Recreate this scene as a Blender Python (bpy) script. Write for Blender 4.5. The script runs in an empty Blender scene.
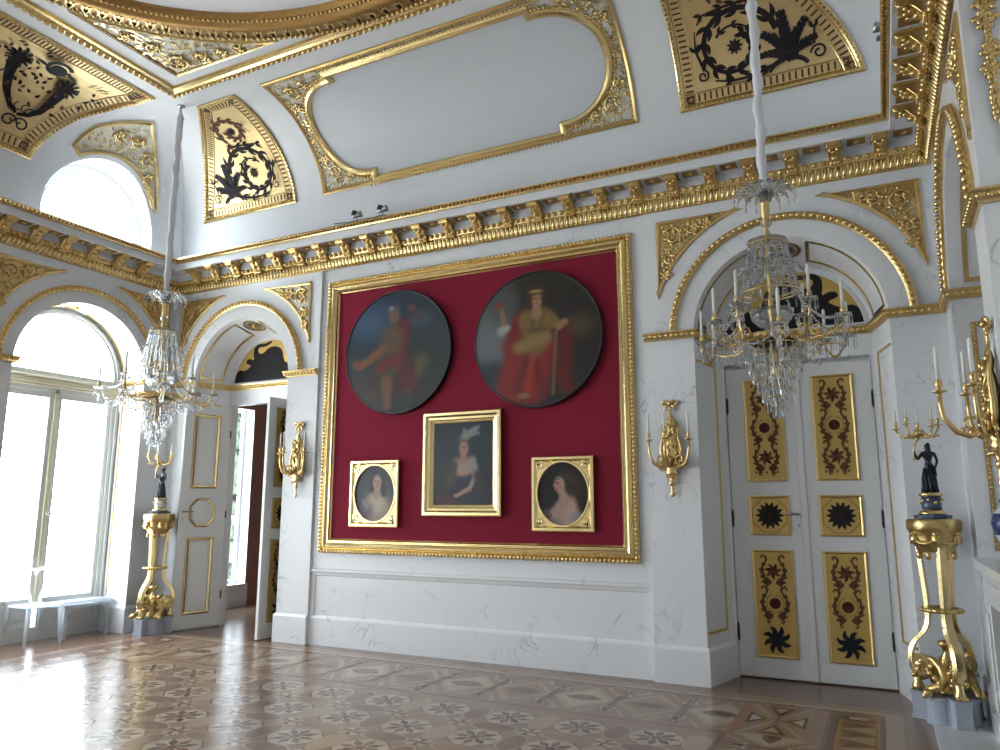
import bpy, bmesh, math, random
import numpy as np
from mathutils import Vector, Matrix, Euler
from mathutils.geometry import delaunay_2d_cdt

PI = math.pi
random.seed(7)
scene = bpy.context.scene
COL = scene.collection
W = 4.75            # half width of the hall
LEN = 8.4           # length of the hall
WR = 4.744          # face of the right wall
ZS = 3.245          # underside of the string course
ZC = 3.28           # centre height of every arch
CY = (-1.32, -4.2, -7.08)

# ------------------------------------------------------------------ colours and materials
def lin(c):
    c = c / 255.0
    return c / 12.92 if c <= 0.04045 else ((c + 0.055) / 1.055) ** 2.4
def S(r, g, b, k=1.0):
    return (min(lin(r) * k, 1), min(lin(g) * k, 1), min(lin(b) * k, 1), 1)

def new_mat(name):
    m = bpy.data.materials.new(name); m.use_nodes = True
    nt = m.node_tree
    return m, nt, nt.nodes['Principled BSDF']
def plain(name, col, rough=0.5, metal=0.0, bump=0.0, scale=30.0, var=0.0, trans=0.0, coat=0.0, ior=1.5):
    m, nt, p = new_mat(name)
    p.inputs['Base Color'].default_value = col
    p.inputs['Roughness'].default_value = rough
    p.inputs['Metallic'].default_value = metal
    p.inputs['IOR'].default_value = ior
    p.inputs['Transmission Weight'].default_value = trans
    p.inputs['Coat Weight'].default_value = coat
    if bump or var:
        tc = nt.nodes.new('ShaderNodeTexCoord')
        n = nt.nodes.new('ShaderNodeTexNoise'); n.inputs['Scale'].default_value = scale; n.inputs['Detail'].default_value = 4
        nt.links.new(tc.outputs['Object'], n.inputs['Vector'])
        if bump:
            b = nt.nodes.new('ShaderNodeBump'); b.inputs['Strength'].default_value = bump; b.inputs['Distance'].default_value = 0.01
            nt.links.new(n.outputs['Fac'], b.inputs['Height']); nt.links.new(b.outputs['Normal'], p.inputs['Normal'])
        if var:
            mx = nt.nodes.new('ShaderNodeMix'); mx.data_type = 'RGBA'
            mx.inputs[6].default_value = tuple(min(1, c * (1 - var)) for c in col[:3]) + (1,)
            mx.inputs[7].default_value = tuple(min(1, c * (1 + var)) for c in col[:3]) + (1,)
            nt.links.new(n.outputs['Fac'], mx.inputs[0]); nt.links.new(mx.outputs[2], p.inputs['Base Color'])
    return m

def marble(name, base, vein, amount=0.5, scale=1.3, rough=0.28):
    m, nt, p = new_mat(name)
    tc = nt.nodes.new('ShaderNodeTexCoord')
    n1 = nt.nodes.new('ShaderNodeTexNoise'); n1.inputs['Scale'].default_value = scale; n1.inputs['Detail'].default_value = 7; n1.inputs['Distortion'].default_value = 0.9
    n2 = nt.nodes.new('ShaderNodeTexNoise'); n2.inputs['Scale'].default_value = scale * 0.9; n2.inputs['Detail'].default_value = 2
    mp = nt.nodes.new('ShaderNodeMapping'); mp.inputs['Location'].default_value = (3.1, 7.7, 1.9); mp.inputs['Rotation'].default_value = (0.3, 0.5, 0.2)
    nt.links.new(tc.outputs['Object'], mp.inputs['Vector']); nt.links.new(mp.outputs['Vector'], n1.inputs['Vector']); nt.links.new(tc.outputs['Object'], n2.inputs['Vector'])
    s = nt.nodes.new('ShaderNodeMath'); s.operation = 'SUBTRACT'; s.inputs[1].default_value = 0.5
    a = nt.nodes.new('ShaderNodeMath'); a.operation = 'ABSOLUTE'
    nt.links.new(n1.outputs['Fac'], s.inputs[0]); nt.links.new(s.outputs[0], a.inputs[0])
    r = nt.nodes.new('ShaderNodeMapRange'); r.inputs['From Min'].default_value = 0.0; r.inputs['From Max'].default_value = 0.014
    r.inputs['To Min'].default_value = 1.0; r.inputs['To Max'].default_value = 0.0
    nt.links.new(a.outputs[0], r.inputs['Value'])
    r2 = nt.nodes.new('ShaderNodeMapRange'); r2.inputs['From Min'].default_value = 0.47; r2.inputs['From Max'].default_value = 0.66
    nt.links.new(n2.outputs['Fac'], r2.inputs['Value'])
    mu = nt.nodes.new('ShaderNodeMath'); mu.operation = 'MULTIPLY'
    nt.links.new(r.outputs['Result'], mu.inputs[0]); nt.links.new(r2.outputs['Result'], mu.inputs[1])
    mu2 = nt.nodes.new('ShaderNodeMath'); mu2.operation = 'MULTIPLY'; mu2.inputs[1].default_value = amount
    nt.links.new(mu.outputs[0], mu2.inputs[0])
    mx = nt.nodes.new('ShaderNodeMix'); mx.data_type = 'RGBA'
    mx.inputs[6].default_value = base; mx.inputs[7].default_value = vein
    nt.links.new(mu2.outputs[0], mx.inputs[0]); nt.links.new(mx.outputs[2], p.inputs['Base Color'])
    p.inputs['Roughness'].default_value = rough
    return m

def relief(name, gold, ground, scale=16.0, thresh=0.5, metal=0.85):
    """carved gilt foliage: voronoi and noise decide where the gold stands proud of the ground"""
    m, nt, p = new_mat(name)
    tc = nt.nodes.new('ShaderNodeTexCoord')
    n = nt.nodes.new('ShaderNodeTexNoise'); n.inputs['Scale'].default_value = scale; n.inputs['Detail'].default_value = 2.5; n.inputs['Distortion'].default_value = 1.6
    nt.links.new(tc.outputs['Object'], n.inputs['Vector'])
    r = nt.nodes.new('ShaderNodeMapRange'); r.inputs['From Min'].default_value = thresh - 0.05; r.inputs['From Max'].default_value = thresh + 0.05
    nt.links.new(n.outputs['Fac'], r.inputs['Value'])
    mx = nt.nodes.new('ShaderNodeMix'); mx.data_type = 'RGBA'
    mx.inputs[6].default_value = ground; mx.inputs[7].default_value = gold
    nt.links.new(r.outputs['Result'], mx.inputs[0]); nt.links.new(mx.outputs[2], p.inputs['Base Color'])
    mm = nt.nodes.new('ShaderNodeMath'); mm.operation = 'MULTIPLY'; mm.inputs[1].default_value = metal
    nt.links.new(r.outputs['Result'], mm.inputs[0]); nt.links.new(mm.outputs[0], p.inputs['Metallic'])
    b = nt.nodes.new('ShaderNodeBump'); b.inputs['Strength'].default_value = 0.9; b.inputs['Distance'].default_value = 0.03
    nt.links.new(n.outputs['Fac'], b.inputs['Height']); nt.links.new(b.outputs['Normal'], p.inputs['Normal'])
    p.inputs['Roughness'].default_value = 0.34
    return m

def pane_mat(name, tint=(0.97, 0.99, 1, 1)):
    m = bpy.data.materials.new(name); m.use_nodes = True; nt = m.node_tree; nt.nodes.clear()
    o = nt.nodes.new('ShaderNodeOutputMaterial'); mx = nt.nodes.new('ShaderNodeMixShader')
    t = nt.nodes.new('ShaderNodeBsdfTransparent'); g = nt.nodes.new('ShaderNodeBsdfGlossy')
    t.inputs['Color'].default_value = tint; g.inputs['Roughness'].default_value = 0.02
    mx.inputs[0].default_value = 0.05
    nt.links.new(t.outputs[0], mx.inputs[1]); nt.links.new(g.outputs[0], mx.inputs[2]); nt.links.new(mx.outputs[0], o.inputs['Surface'])
    return m
def glass_mat(name, col, trans_mix, milk=0.0):
    m = bpy.data.materials.new(name); m.use_nodes = True; nt = m.node_tree; nt.nodes.clear()
    o = nt.nodes.new('ShaderNodeOutputMaterial'); mx = nt.nodes.new('ShaderNodeMixShader')
    t = nt.nodes.new('ShaderNodeBsdfTransparent'); g = nt.nodes.new('ShaderNodeBsdfGlass')
    t.inputs['Color'].default_value = col; g.inputs['Color'].default_value = col; g.inputs['Roughness'].default_value = 0.0; g.inputs['IOR'].default_value = 1.52
    mx.inputs[0].default_value = trans_mix
    nt.links.new(g.outputs[0], mx.inputs[1]); nt.links.new(t.outputs[0], mx.inputs[2])
    d = nt.nodes.new('ShaderNodeBsdfDiffuse'); tl = nt.nodes.new('ShaderNodeBsdfTranslucent'); m1 = nt.nodes.new('ShaderNodeMixShader'); m2 = nt.nodes.new('ShaderNodeMixShader')
    d.inputs['Color'].default_value = (0.9, 0.93, 0.96, 1); tl.inputs['Color'].default_value = (0.9, 0.93, 0.96, 1); m1.inputs[0].default_value = 0.5; m2.inputs[0].default_value = milk
    nt.links.new(d.outputs[0], m1.inputs[1]); nt.links.new(tl.outputs[0], m1.inputs[2]); nt.links.new(mx.outputs[0], m2.inputs[1]); nt.links.new(m1.outputs[0], m2.inputs[2]); nt.links.new(m2.outputs[0], o.inputs['Surface'])
    return m
def paint_mat(name, rough=0.35):
    m, nt, p = new_mat(name)
    a = nt.nodes.new('ShaderNodeAttribute'); a.attribute_name = 'paint'
    nt.links.new(a.outputs['Color'], p.inputs['Base Color']); p.inputs['Roughness'].default_value = rough
    p.inputs['Coat Weight'].default_value = 0.12; p.inputs['Coat Roughness'].default_value = 0.3; p.inputs['Specular IOR Level'].default_value = 0.25
    return m
def wood(name, col, col2, rough=0.22):
    m, nt, p = new_mat(name)
    tc = nt.nodes.new('ShaderNodeTexCoord'); mp = nt.nodes.new('ShaderNodeMapping'); mp.inputs['Scale'].default_value = (3, 40, 3); mp.inputs['Rotation'].default_value = (0, 0, 0.7)
    n = nt.nodes.new('ShaderNodeTexNoise'); n.inputs['Scale'].default_value = 2.0; n.inputs['Detail'].default_value = 5
    nt.links.new(tc.outputs['Object'], mp.inputs['Vector']); nt.links.new(mp.outputs['Vector'], n.inputs['Vector'])
    mx = nt.nodes.new('ShaderNodeMix'); mx.data_type = 'RGBA'; mx.inputs[6].default_value = col; mx.inputs[7].default_value = col2
    nt.links.new(n.outputs['Fac'], mx.inputs[0]); nt.links.new(mx.outputs[2], p.inputs['Base Color'])
    p.inputs['Roughness'].default_value = rough
    return m

M = {}
M['marble'] = marble('white_marble', (0.80, 0.80, 0.80, 1), (0.34, 0.36, 0.40, 1), 0.62, 2.3)
M['plaster'] = plain('white_paint', (0.78, 0.79, 0.80, 1), 0.55, bump=0.02, scale=6)
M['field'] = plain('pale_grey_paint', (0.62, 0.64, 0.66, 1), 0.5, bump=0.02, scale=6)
M['door'] = plain('door_paint', (0.74, 0.74, 0.72, 1), 0.35)
M['gold'] = plain('gold_leaf', (0.66, 0.48, 0.21, 1), 0.28, 1.0, bump=0.25, scale=45, var=0.25)
M['goldflat'] = plain('burnished_gold', (0.71, 0.55, 0.27, 1), 0.24, 1.0, bump=0.08, scale=20, var=0.12)
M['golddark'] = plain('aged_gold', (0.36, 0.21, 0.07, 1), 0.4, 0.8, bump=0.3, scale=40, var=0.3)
M['relief'] = relief('gilt_carving', (0.66, 0.47, 0.17, 1), (0.44, 0.35, 0.18, 1), 18, 0.48)
M['reliefw'] = relief('gilt_carving_on_white', (0.72, 0.56, 0.25, 1), (0.74, 0.74, 0.70, 1), 24, 0.55)
M['ground'] = plain('gilt_ground', (0.72, 0.53, 0.25, 1), 0.40, 0.55, var=0.12, scale=5)
M['doorgold'] = plain('door_gilt_ground', (0.58, 0.39, 0.11, 1), 0.38, 0.45, var=0.15, scale=8)
M['dark'] = plain('dark_paint', (0.025, 0.02, 0.02, 1), 0.6)
M['maroon'] = plain('maroon_paint', (0.08, 0.018, 0.014, 1), 0.55)
M['slate'] = plain('slate_paint', (0.020, 0.020, 0.026, 1), 0.55)
M['brown'] = plain('umber_paint', (0.12, 0.06, 0.03, 1), 0.55)
M['red'] = plain('crimson_damask', (0.225, 0.016, 0.036, 1), 0.85, bump=0.15, scale=180, var=0.10)
M['black'] = plain('blackened_frame', (0.012, 0.010, 0.010, 1), 0.35)
M['bronze'] = plain('dark_bronze', (0.018, 0.02, 0.028, 1), 0.35, 0.3, bump=0.1, scale=60)
M['greymarble'] = marble('grey_marble', (0.42, 0.46, 0.52, 1), (0.7, 0.72, 0.75, 1), 0.5, 4)
M['bluemarble'] = marble('blue_marble', (0.06, 0.09, 0.16, 1), (0.3, 0.35, 0.42, 1), 0.6, 9)
M['palemarble'] = marble('pale_marble', (0.72, 0.72, 0.70, 1), (0.5, 0.5, 0.5, 1), 0.5, 3, 0.2)
M['candle'] = plain('candle_wax', (0.80, 0.80, 0.72, 1), 0.45)
M['crystal'] = glass_mat('cut_crystal', (0.97, 0.985, 1, 1), 0.12, 0.10)
M['bowlglass'] = glass_mat('bowl_glass', (0.97, 0.985, 1, 1), 0.3, 0.05)
M['pane'] = pane_mat('window_glass')
M['steel'] = plain('brushed_metal', (0.35, 0.36, 0.36, 1), 0.35, 0.9)
M['hinge'] = plain('dark_iron', (0.06, 0.055, 0.05, 1), 0.45, 0.6)
M['sleeve'] = plain('white_sleeve_cloth', (0.74, 0.73, 0.74, 1), 0.7, bump=0.4, scale=14)
M['acrylic'] = glass_mat('milky_acrylic', (0.90, 0.95, 1.0, 1), 0.45, 0.55)
M['whitemetal'] = plain('white_enamel', (0.80, 0.84, 0.9, 1), 0.3)
M['navy'] = plain('navy_cloth', (0.015, 0.025, 0.06, 1), 0.8)
M['brownwall'] = plain('brown_wall_cloth', (0.36, 0.20, 0.15, 1), 0.8, var=0.1, scale=20)
M['canvas'] = paint_mat('oil_paint')
M['vase'] = plain('blue_white_glaze', (0.55, 0.58, 0.66, 1), 0.15)
M['cobalt'] = plain('cobalt_glaze', (0.05, 0.06, 0.16, 1), 0.15)
M['winframe'] = plain('window_frame_paint', (0.62, 0.62, 0.58, 1), 0.4)
M['ochre'] = plain('ochre_bar', (0.66, 0.60, 0.42, 1), 0.4)
M['soot'] = plain('fireback_iron', (0.03, 0.03, 0.03, 1), 0.7)
M['w_mid'] = wood('oak_mid', S(152, 124, 102), S(134, 107, 86))
M['w_light'] = wood('maple_light', S(172, 148, 124), S(154, 130, 106))
M['w_pale'] = wood('sycamore_pale', S(184, 165, 143), S(168, 148, 125))
M['w_brown'] = wood('walnut_brown', S(128, 98, 82), S(112, 84, 68))
M['w_dark'] = wood('mahogany_dark', S(98, 67, 58), S(84, 56, 47))
M['w_orange'] = wood('cherry_orange', S(156, 113, 78), S(138, 98, 64))

for k in ('dark', 'maroon', 'slate', 'brown', 'red'): M[k].node_tree.nodes['Principled BSDF'].inputs['Specular IOR Level'].default_value = 0.12
# ------------------------------------------------------------------ mesh builder
class MB:
    def __init__(s):
        s.v = []; s.f = []; s.mi = []; s.sm = []
    def add(s, vs, fs, mi=0, sm=False):
        b = len(s.v); s.v += [tuple(v) for v in vs]
        for k, f in enumerate(fs):
            s.f.append(tuple(b + i for i in f)); s.mi.append(mi if not isinstance(mi, list) else mi[k]); s.sm.append(sm)
        return s
    def box(s, x0, x1, y0, y1, z0, z1, mi=0, mat=None):
        vs = [(x, y, z) for z in (z0, z1) for y in (y0, y1) for x in (x0, x1)]
        if mat is not None: vs = [tuple(mat @ Vector(v)) for v in vs]
        return s.add(vs, [(0, 2, 3, 1), (4, 5, 7, 6), (0, 1, 5, 4), (2, 6, 7, 3), (0, 4, 6, 2), (1, 3, 7, 5)], mi)
    def mbox(s, u0, u1, v0, v1, h0, h1, mp, mi=0):
        vs = [mp(u, v, h) for h in (h0, h1) for v in (v0, v1) for u in (u0, u1)]
        return s.add(vs, [(0, 2, 3, 1), (4, 5, 7, 6), (0, 1, 5, 4), (2, 6, 7, 3), (0, 4, 6, 2), (1, 3, 7, 5)], mi)
    def tube(s, pts, r, n=8, mi=0, closed=False, sm=True, flat=1.0, up=None):
        pts = [Vector(p) for p in pts]; k = len(pts)
        rs = r if isinstance(r, (list, tuple)) else [r] * k
        vs = []; prev = None
        for i, p in enumerate(pts):
            a = pts[(i - 1) % k] if (closed or i > 0) else p
            b = pts[(i + 1) % k] if (closed or i < k - 1) else p
            t = (b - a)
            t = t.normalized() if t.length > 1e-9 else Vector((0, 0, 1))
            if prev is None:
                q = Vector(up) if up else (Vector((0, 0, 1)) if abs(t.z) < 0.9 else Vector((1, 0, 0)))
            else: q = prev
            q = (q - t * q.dot(t))
            q = q.normalized() if q.length > 1e-9 else t.orthogonal().normalized()
            prev = q; w = t.cross(q)
            for j in range(n):
                an = 2 * PI * j / n
                vs.append(p + q * math.cos(an) * rs[i] + w * math.sin(an) * rs[i] * flat)
        fs = []
        for i in range(k if closed else k - 1):
            for j in range(n):
                a0 = i * n + j; a1 = i * n + (j + 1) % n
                c0 = ((i + 1) % k) * n + j; c1 = ((i + 1) % k) * n + (j + 1) % n
                fs.append((a0, a1, c1, c0))
        if not closed:
            fs.append(tuple(range(n - 1, -1, -1))); fs.append(tuple((k - 1) * n + j for j in range(n)))
        return s.add(vs, fs, mi, sm)
    def lathe(s, prof, n=20, c=(0, 0, 0), mat=None, mi=0, sm=True, lobes=0, amp=0.0, sx=1.0, sy=1.0):
        vs = []
        for r, z in prof:
            for j in range(n):
                a = 2 * PI * j / n
                q = r * (1 + amp * math.cos(lobes * a)) if lobes else r
                v = Vector((q * math.cos(a) * sx, q * math.sin(a) * sy, z))
                v = (mat @ v) if mat is not None else v
                vs.append(v + Vector(c))
        fs = []
        for i in range(len(prof) - 1):
            for j in range(n):
                fs.append((i * n + j, i * n + (j + 1) % n, (i + 1) * n + (j + 1) % n, (i + 1) * n + j))
        fs.append(tuple(range(n - 1, -1, -1))); fs.append(tuple((len(prof) - 1) * n + j for j in range(n)))
        return s.add(vs, fs, mi, sm)
    def ball(s, c, r, nu=7, nv=4, mi=0, sx=1, sy=1, sz=1, sm=True, mat=None):
        vs = [Vector((0, 0, r * sz))]
        for i in range(1, nv):
            t = PI * i / nv
            for j in range(nu):
                p = 2 * PI * j / nu
                vs.append(Vector((r * sx * math.sin(t) * math.cos(p), r * sy * math.sin(t) * math.sin(p), r * sz * math.cos(t))))
        vs.append(Vector((0, 0, -r * sz)))
        if mat is not None: vs = [mat @ v for v in vs]
        vs = [v + Vector(c) for v in vs]
        fs = [(0, 1 + j, 1 + (j + 1) % nu) for j in range(nu)]
        for i in range(nv - 2):
            for j in range(nu):
                a = 1 + i * nu + j; b = 1 + i * nu + (j + 1) % nu
                fs.append((a, a + nu, b + nu, b))
        L = len(vs) - 1; o = 1 + (nv - 2) * nu
        fs += [(L, o + (j + 1) % nu, o + j) for j in range(nu)]
        return s.add(vs, fs, mi, sm)
    def gem(s, c, r, h, mi=0):           # a faceted crystal: two cones, flat shaded
        vs = [(c[0], c[1], c[2] + h * 0.5)] + [(c[0] + r * math.cos(k * PI / 2.5 + c[0] * 9), c[1] + r * math.sin(k * PI / 2.5 + c[0] * 9), c[2] + h * 0.12) for k in range(5)] + [(c[0], c[1], c[2] - h * 0.5)]
        return s.add(vs, [(0, 1 + k, 1 + (k + 1) % 5) for k in range(5)] + [(6, 1 + (k + 1) % 5, 1 + k) for k in range(5)], mi)
    def sweep(s, path, prof, mp, closed=False, mi=0, sm=False, caps=True):
        """profile (o,h) carried along a 2D path; o to the left of the path, h out of the surface"""
        k = len(path); P = [Vector((p[0], p[1])) for p in path]
        nr = []
        for i in range(k):
            a = P[(i - 1) % k] if (closed or i > 0) else None
            b = P[(i + 1) % k] if (closed or i < k - 1) else None
            d1 = (P[i] - a).normalized() if a is not None else None
            d2 = (b - P[i]).normalized() if b is not None else None
            n1 = Vector((-d1.y, d1.x)) if d1 is not None else None
            n2 = Vector((-d2.y, d2.x)) if d2 is not None else None
            if n1 is None: n = n2
            elif n2 is None: n = n1
            else:
                n = n1 + n2
                n = n / max(n.length_squared / 2, 0.3) if n.length > 1e-6 else n1
            nr.append(n)
        q = len(prof); vs = []
        for i in range(k):
            for o, h in prof: vs.append(mp(P[i].x + nr[i].x * o, P[i].y + nr[i].y * o, h))
        fs = []; ms = []
        for i in range(k if closed else k - 1):
            for j in range(q - 1):
                a0 = i * q + j; b0 = ((i + 1) % k) * q + j
                fs.append((a0, a0 + 1, b0 + 1, b0)); ms.append(mi[j] if isinstance(mi, list) else mi)
        if not closed and caps:
            fs.append(tuple(range(q))); ms.append(ms[0]); fs.append(tuple((k - 1) * q + j for j in range(q))); ms.append(ms[0])
        return s.add(vs, fs, ms, sm)
    def beads(s, path, gap, r, h, mp, closed=False, mi=0, nu=6, nv=4, o=0.0):
        for u, v in along(path, gap, closed): s.ball(mp(u, v, h), r, nu, nv, mi)
        return s
    def fill(s, outline, holes=(), step=None, h=0.0, mp=None, mi=0, sm=False):
        vs, fs = fill2d(outline, holes, step)
        return s.add([mp(u, v, h) for u, v in vs], fs, mi, sm)
    def slab(s, outline, holes, h0, h1, mp, mi=0, step=None):
        s.fill(outline, holes, step, h1, mp, mi)
        for lp in [outline] + list(holes):
            if step: lp = dense(lp, step, True)
            k = len(lp)
            s.add([mp(u, v, h) for u, v in lp for h in (h0, h1)], [(2 * i, 2 * ((i + 1) % k), 2 * ((i + 1) % k) + 1, 2 * i + 1) for i in range(k)], mi)
        return s
    def ribbon(s, pts, ws, h, mp, mi=0):
        k = len(pts); vs = []
        ws = ws if isinstance(ws, (list, tuple)) else [ws] * k
        for i in range(k):
            a = Vector(pts[max(i - 1, 0)]); b = Vector(pts[min(i + 1, k - 1)]); d = (b - a)
            d = d.normalized() if d.length > 1e-9 else Vector((1, 0))
            n = Vector((-d.y, d.x)) * ws[i] * 0.5; p = Vector(pts[i])
            vs.append(mp(p.x + n.x, p.y + n.y, h)); vs.append(mp(p.x - n.x, p.y - n.y, h))
        return s.add(vs, [(2 * i, 2 * i + 1, 2 * i + 3, 2 * i + 2) for i in range(k - 1)], mi)
    def leaf(s, p, ang, L, w, h, mp, mi=0, bend=0.0):
        pts = []; a = ang; x, y = p
        for i in range(6):
            pts.append((x, y)); x += math.cos(a) * L / 5; y += math.sin(a) * L / 5; a += bend / 5
        ww = [w * q for q in (0.25, 0.8, 1.0, 0.85, 0.5, 0.02)]
        return s.ribbon(pts, ww, h, mp, mi)
    def build(s, name, mats, parent=None, local=False, recalc=True, bevel=0.0, bseg=1):
        me = bpy.data.meshes.new(name)
        mats = mats if isinstance(mats, (list, tuple)) else [mats]
        vs = s.v
        if parent is not None and not local:
            o = origin(parent); vs = [(v[0] - o[0], v[1] - o[1], v[2] - o[2]) for v in vs]
        me.from_pydata(vs, [], s.f)
        for m in mats: me.materials.append(M[m] if isinstance(m, str) else m)
        me.polygons.foreach_set('material_index', s.mi); me.polygons.foreach_set('use_smooth', s.sm)
        if recalc:
            bm = bmesh.new(); bm.from_mesh(me); bmesh.ops.recalc_face_normals(bm, faces=bm.faces); bm.to_mesh(me); bm.free()
        me.update()
        ob = bpy.data.objects.new(name, me); COL.objects.link(ob)
        if parent is not None: ob.parent = parent
        if bevel:
            b = ob.modifiers.new('bevel', 'BEVEL'); b.width = bevel; b.segments = bseg; b.limit_method = 'ANGLE'; b.angle_limit = 0.7
        return ob

def origin(o):
    p = Vector((0, 0, 0))
    while o is not None: p += o.location; o = o.parent
    return p
def tag(o, label=None, cat=None, group=None, kind=None):
    if label: o['label'] = label
    if cat: o['category'] = cat
    if group: o['group'] = group
    if kind: o['kind'] = kind
    return o
def empty(name, loc, label, cat, group=None, kind=None, rz=0.0):
    o = bpy.data.objects.new(name, None); COL.objects.link(o); o.location = loc; o.rotation_euler = (0, 0, rz); o.empty_display_size = 0.2
    return tag(o, label, cat, group, kind)
def copy_tree(o, parent=None):
    c = o.copy(); COL.objects.link(c)
    if parent is not None: c.parent = parent
    for ch in list(o.children): copy_tree(ch, c)
    return c

def along(path, gap, closed=False):
    P = [Vector((p[0], p[1])) for p in path]
    if closed: P.append(P[0].copy())
    L = [0]
    for a, b in zip(P, P[1:]): L.append(L[-1] + (b - a).length)
    n = max(1, round(L[-1] / gap)); out = []; j = 0
    for i in range(n + (0 if closed else 1)):
        d = L[-1] * i / n
        while j < len(P) - 2 and L[j + 1] < d: j += 1
        t = (d - L[j]) / max(L[j + 1] - L[j], 1e-9); q = P[j].lerp(P[j + 1], min(max(t, 0), 1)); out.append((q.x, q.y))
    return out
def dense(lp, step, closed=True):
    out = []; k = len(lp)
    for i in range(k if closed else k - 1):
        a, b = lp[i], lp[(i + 1) % k]; d = math.hypot(b[0] - a[0], b[1] - a[1]); n = max(1, math.ceil(d / step - 1e-6))
        for j in range(n): out.append((a[0] + (b[0] - a[0]) * j / n, a[1] + (b[1] - a[1]) * j / n))
    if not closed: out.append(lp[-1])
    return out
def inside(p, loops):
    c = False
    for lp in loops:
        k = len(lp); j = k - 1
        for i in range(k):
            xi, yi = lp[i]; xj, yj = lp[j]
            if (yi > p[1]) != (yj > p[1]) and p[0] < (xj - xi) * (p[1] - yi) / (yj - yi) + xi: c = not c
            j = i
    return c
def fill2d(outline, holes=(), step=None):
    loops = [list(outline)] + [list(h) for h in holes]
    if step: loops = [dense(l, step, True) for l in loops]
    vs = []; es = []
    for l in loops:
        b = len(vs); k = len(l); vs += [Vector((p[0], p[1])) for p in l]; es += [(b + i, b + (i + 1) % k) for i in range(k)]
    if step:
        xs = [v.x for v in vs]; ys = [v.y for v in vs]
        x = min(xs) + step * 0.5
        edge = np.array([(v.x, v.y) for v in vs])
        while x < max(xs):
            y = min(ys) + step * 0.5
            while y < max(ys):
                if inside((x, y), loops) and np.min((edge[:, 0] - x) ** 2 + (edge[:, 1] - y) ** 2) > (0.3 * step) ** 2: vs.append(Vector((x, y)))
                y += step
            x += step
    r = delaunay_2d_cdt(vs, es, [], 0, 1e-7)
    ov = [(v.x, v.y) for v in r[0]]
    fs = []
    for f in r[2]:
        c = (sum(ov[i][0] for i in f) / len(f), sum(ov[i][1] for i in f) / len(f))
        if inside(c, loops): fs.append(tuple(f))
    return ov, fs
def arc(cx, cy, r, a0, a1, n=24, ry=None):
    ry = r if ry is None else ry
    return [(cx + r * math.cos(a0 + (a1 - a0) * i / n), cy + ry * math.sin(a0 + (a1 - a0) * i / n)) for i in range(n + 1)]
def spiral(cx, cy, r0, r1, a0, turns, n=40, sx=1.0):
    return [(cx + sx * (r0 + (r1 - r0) * i / n) * math.cos(a0 + turns * 2 * PI * i / n), cy + (r0 + (r1 - r0) * i / n) * math.sin(a0 + turns * 2 * PI * i / n)) for i in range(n + 1)]

# surfaces: (u, v, h) -> point
def onB(u, v, h): return (u, -h, v)
def onB5(u, v, h): return (u, 0.05 - h, v)
def onBn(u, v, h): return (u, 0.55 - h, v)
def onL(u, v, h): return (-W + h, u, v)
def onR(u, v, h): return (WR - h, u, v)
def onP(u, v, h): return (u, v, h)
A_, B_, Z0_, ZB_ = 1.25, 1.14, 5.43, 4.98
_z = np.linspace(ZB_, Z0_, 60); _t = np.linspace(0, PI / 2, 400)
CT = np.concatenate([_z * 0, (A_ - A_ * np.cos(_t))[1:]]); CZ = np.concatenate([_z, (Z0_ + B_ * np.sin(_t))[1:]])
CN = np.concatenate([_z * 0, _t[1:]])
CS = np.concatenate([[0], np.cumsum(np.hypot(np.diff(CT), np.diff(CZ)))]); SMAX = float(CS[-1])
def cove(s, h):
    t = float(np.interp(s, CS, CT)); z = float(np.interp(s, CS, CZ)); a = float(np.interp(s, CS, CN))
    nt, nz = math.cos(a) / A_, -math.sin(a) / B_; l = math.hypot(nt, nz)
    return t + h * nt / l, z + h * nz / l
def s_of_z(z): return float(np.interp(z, CZ, CS))
def s_of_t(t): return float(np.interp(t, CT[59:], CS[59:]))
def t_of_s(s): return float(np.interp(s, CS, CT))
def z_of_s(s): return float(np.interp(s, CS, CZ))
def onCB(u, s, h):
    t, z = cove(s, h); return (u, -t, z)
def onCL(u, s, h):
    t, z = cove(s, h); return (-W + t, u, z)
def onCR(u, s, h):
    t, z = cove(s, h); return (WR - t, u, z)
def onCF(u, s, h):
    t, z = cove(s, h); return (u, -LEN + t, z)
ZT = Z0_ + B_
def onC(u, v, h): return (u, v, ZT - h)
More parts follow.
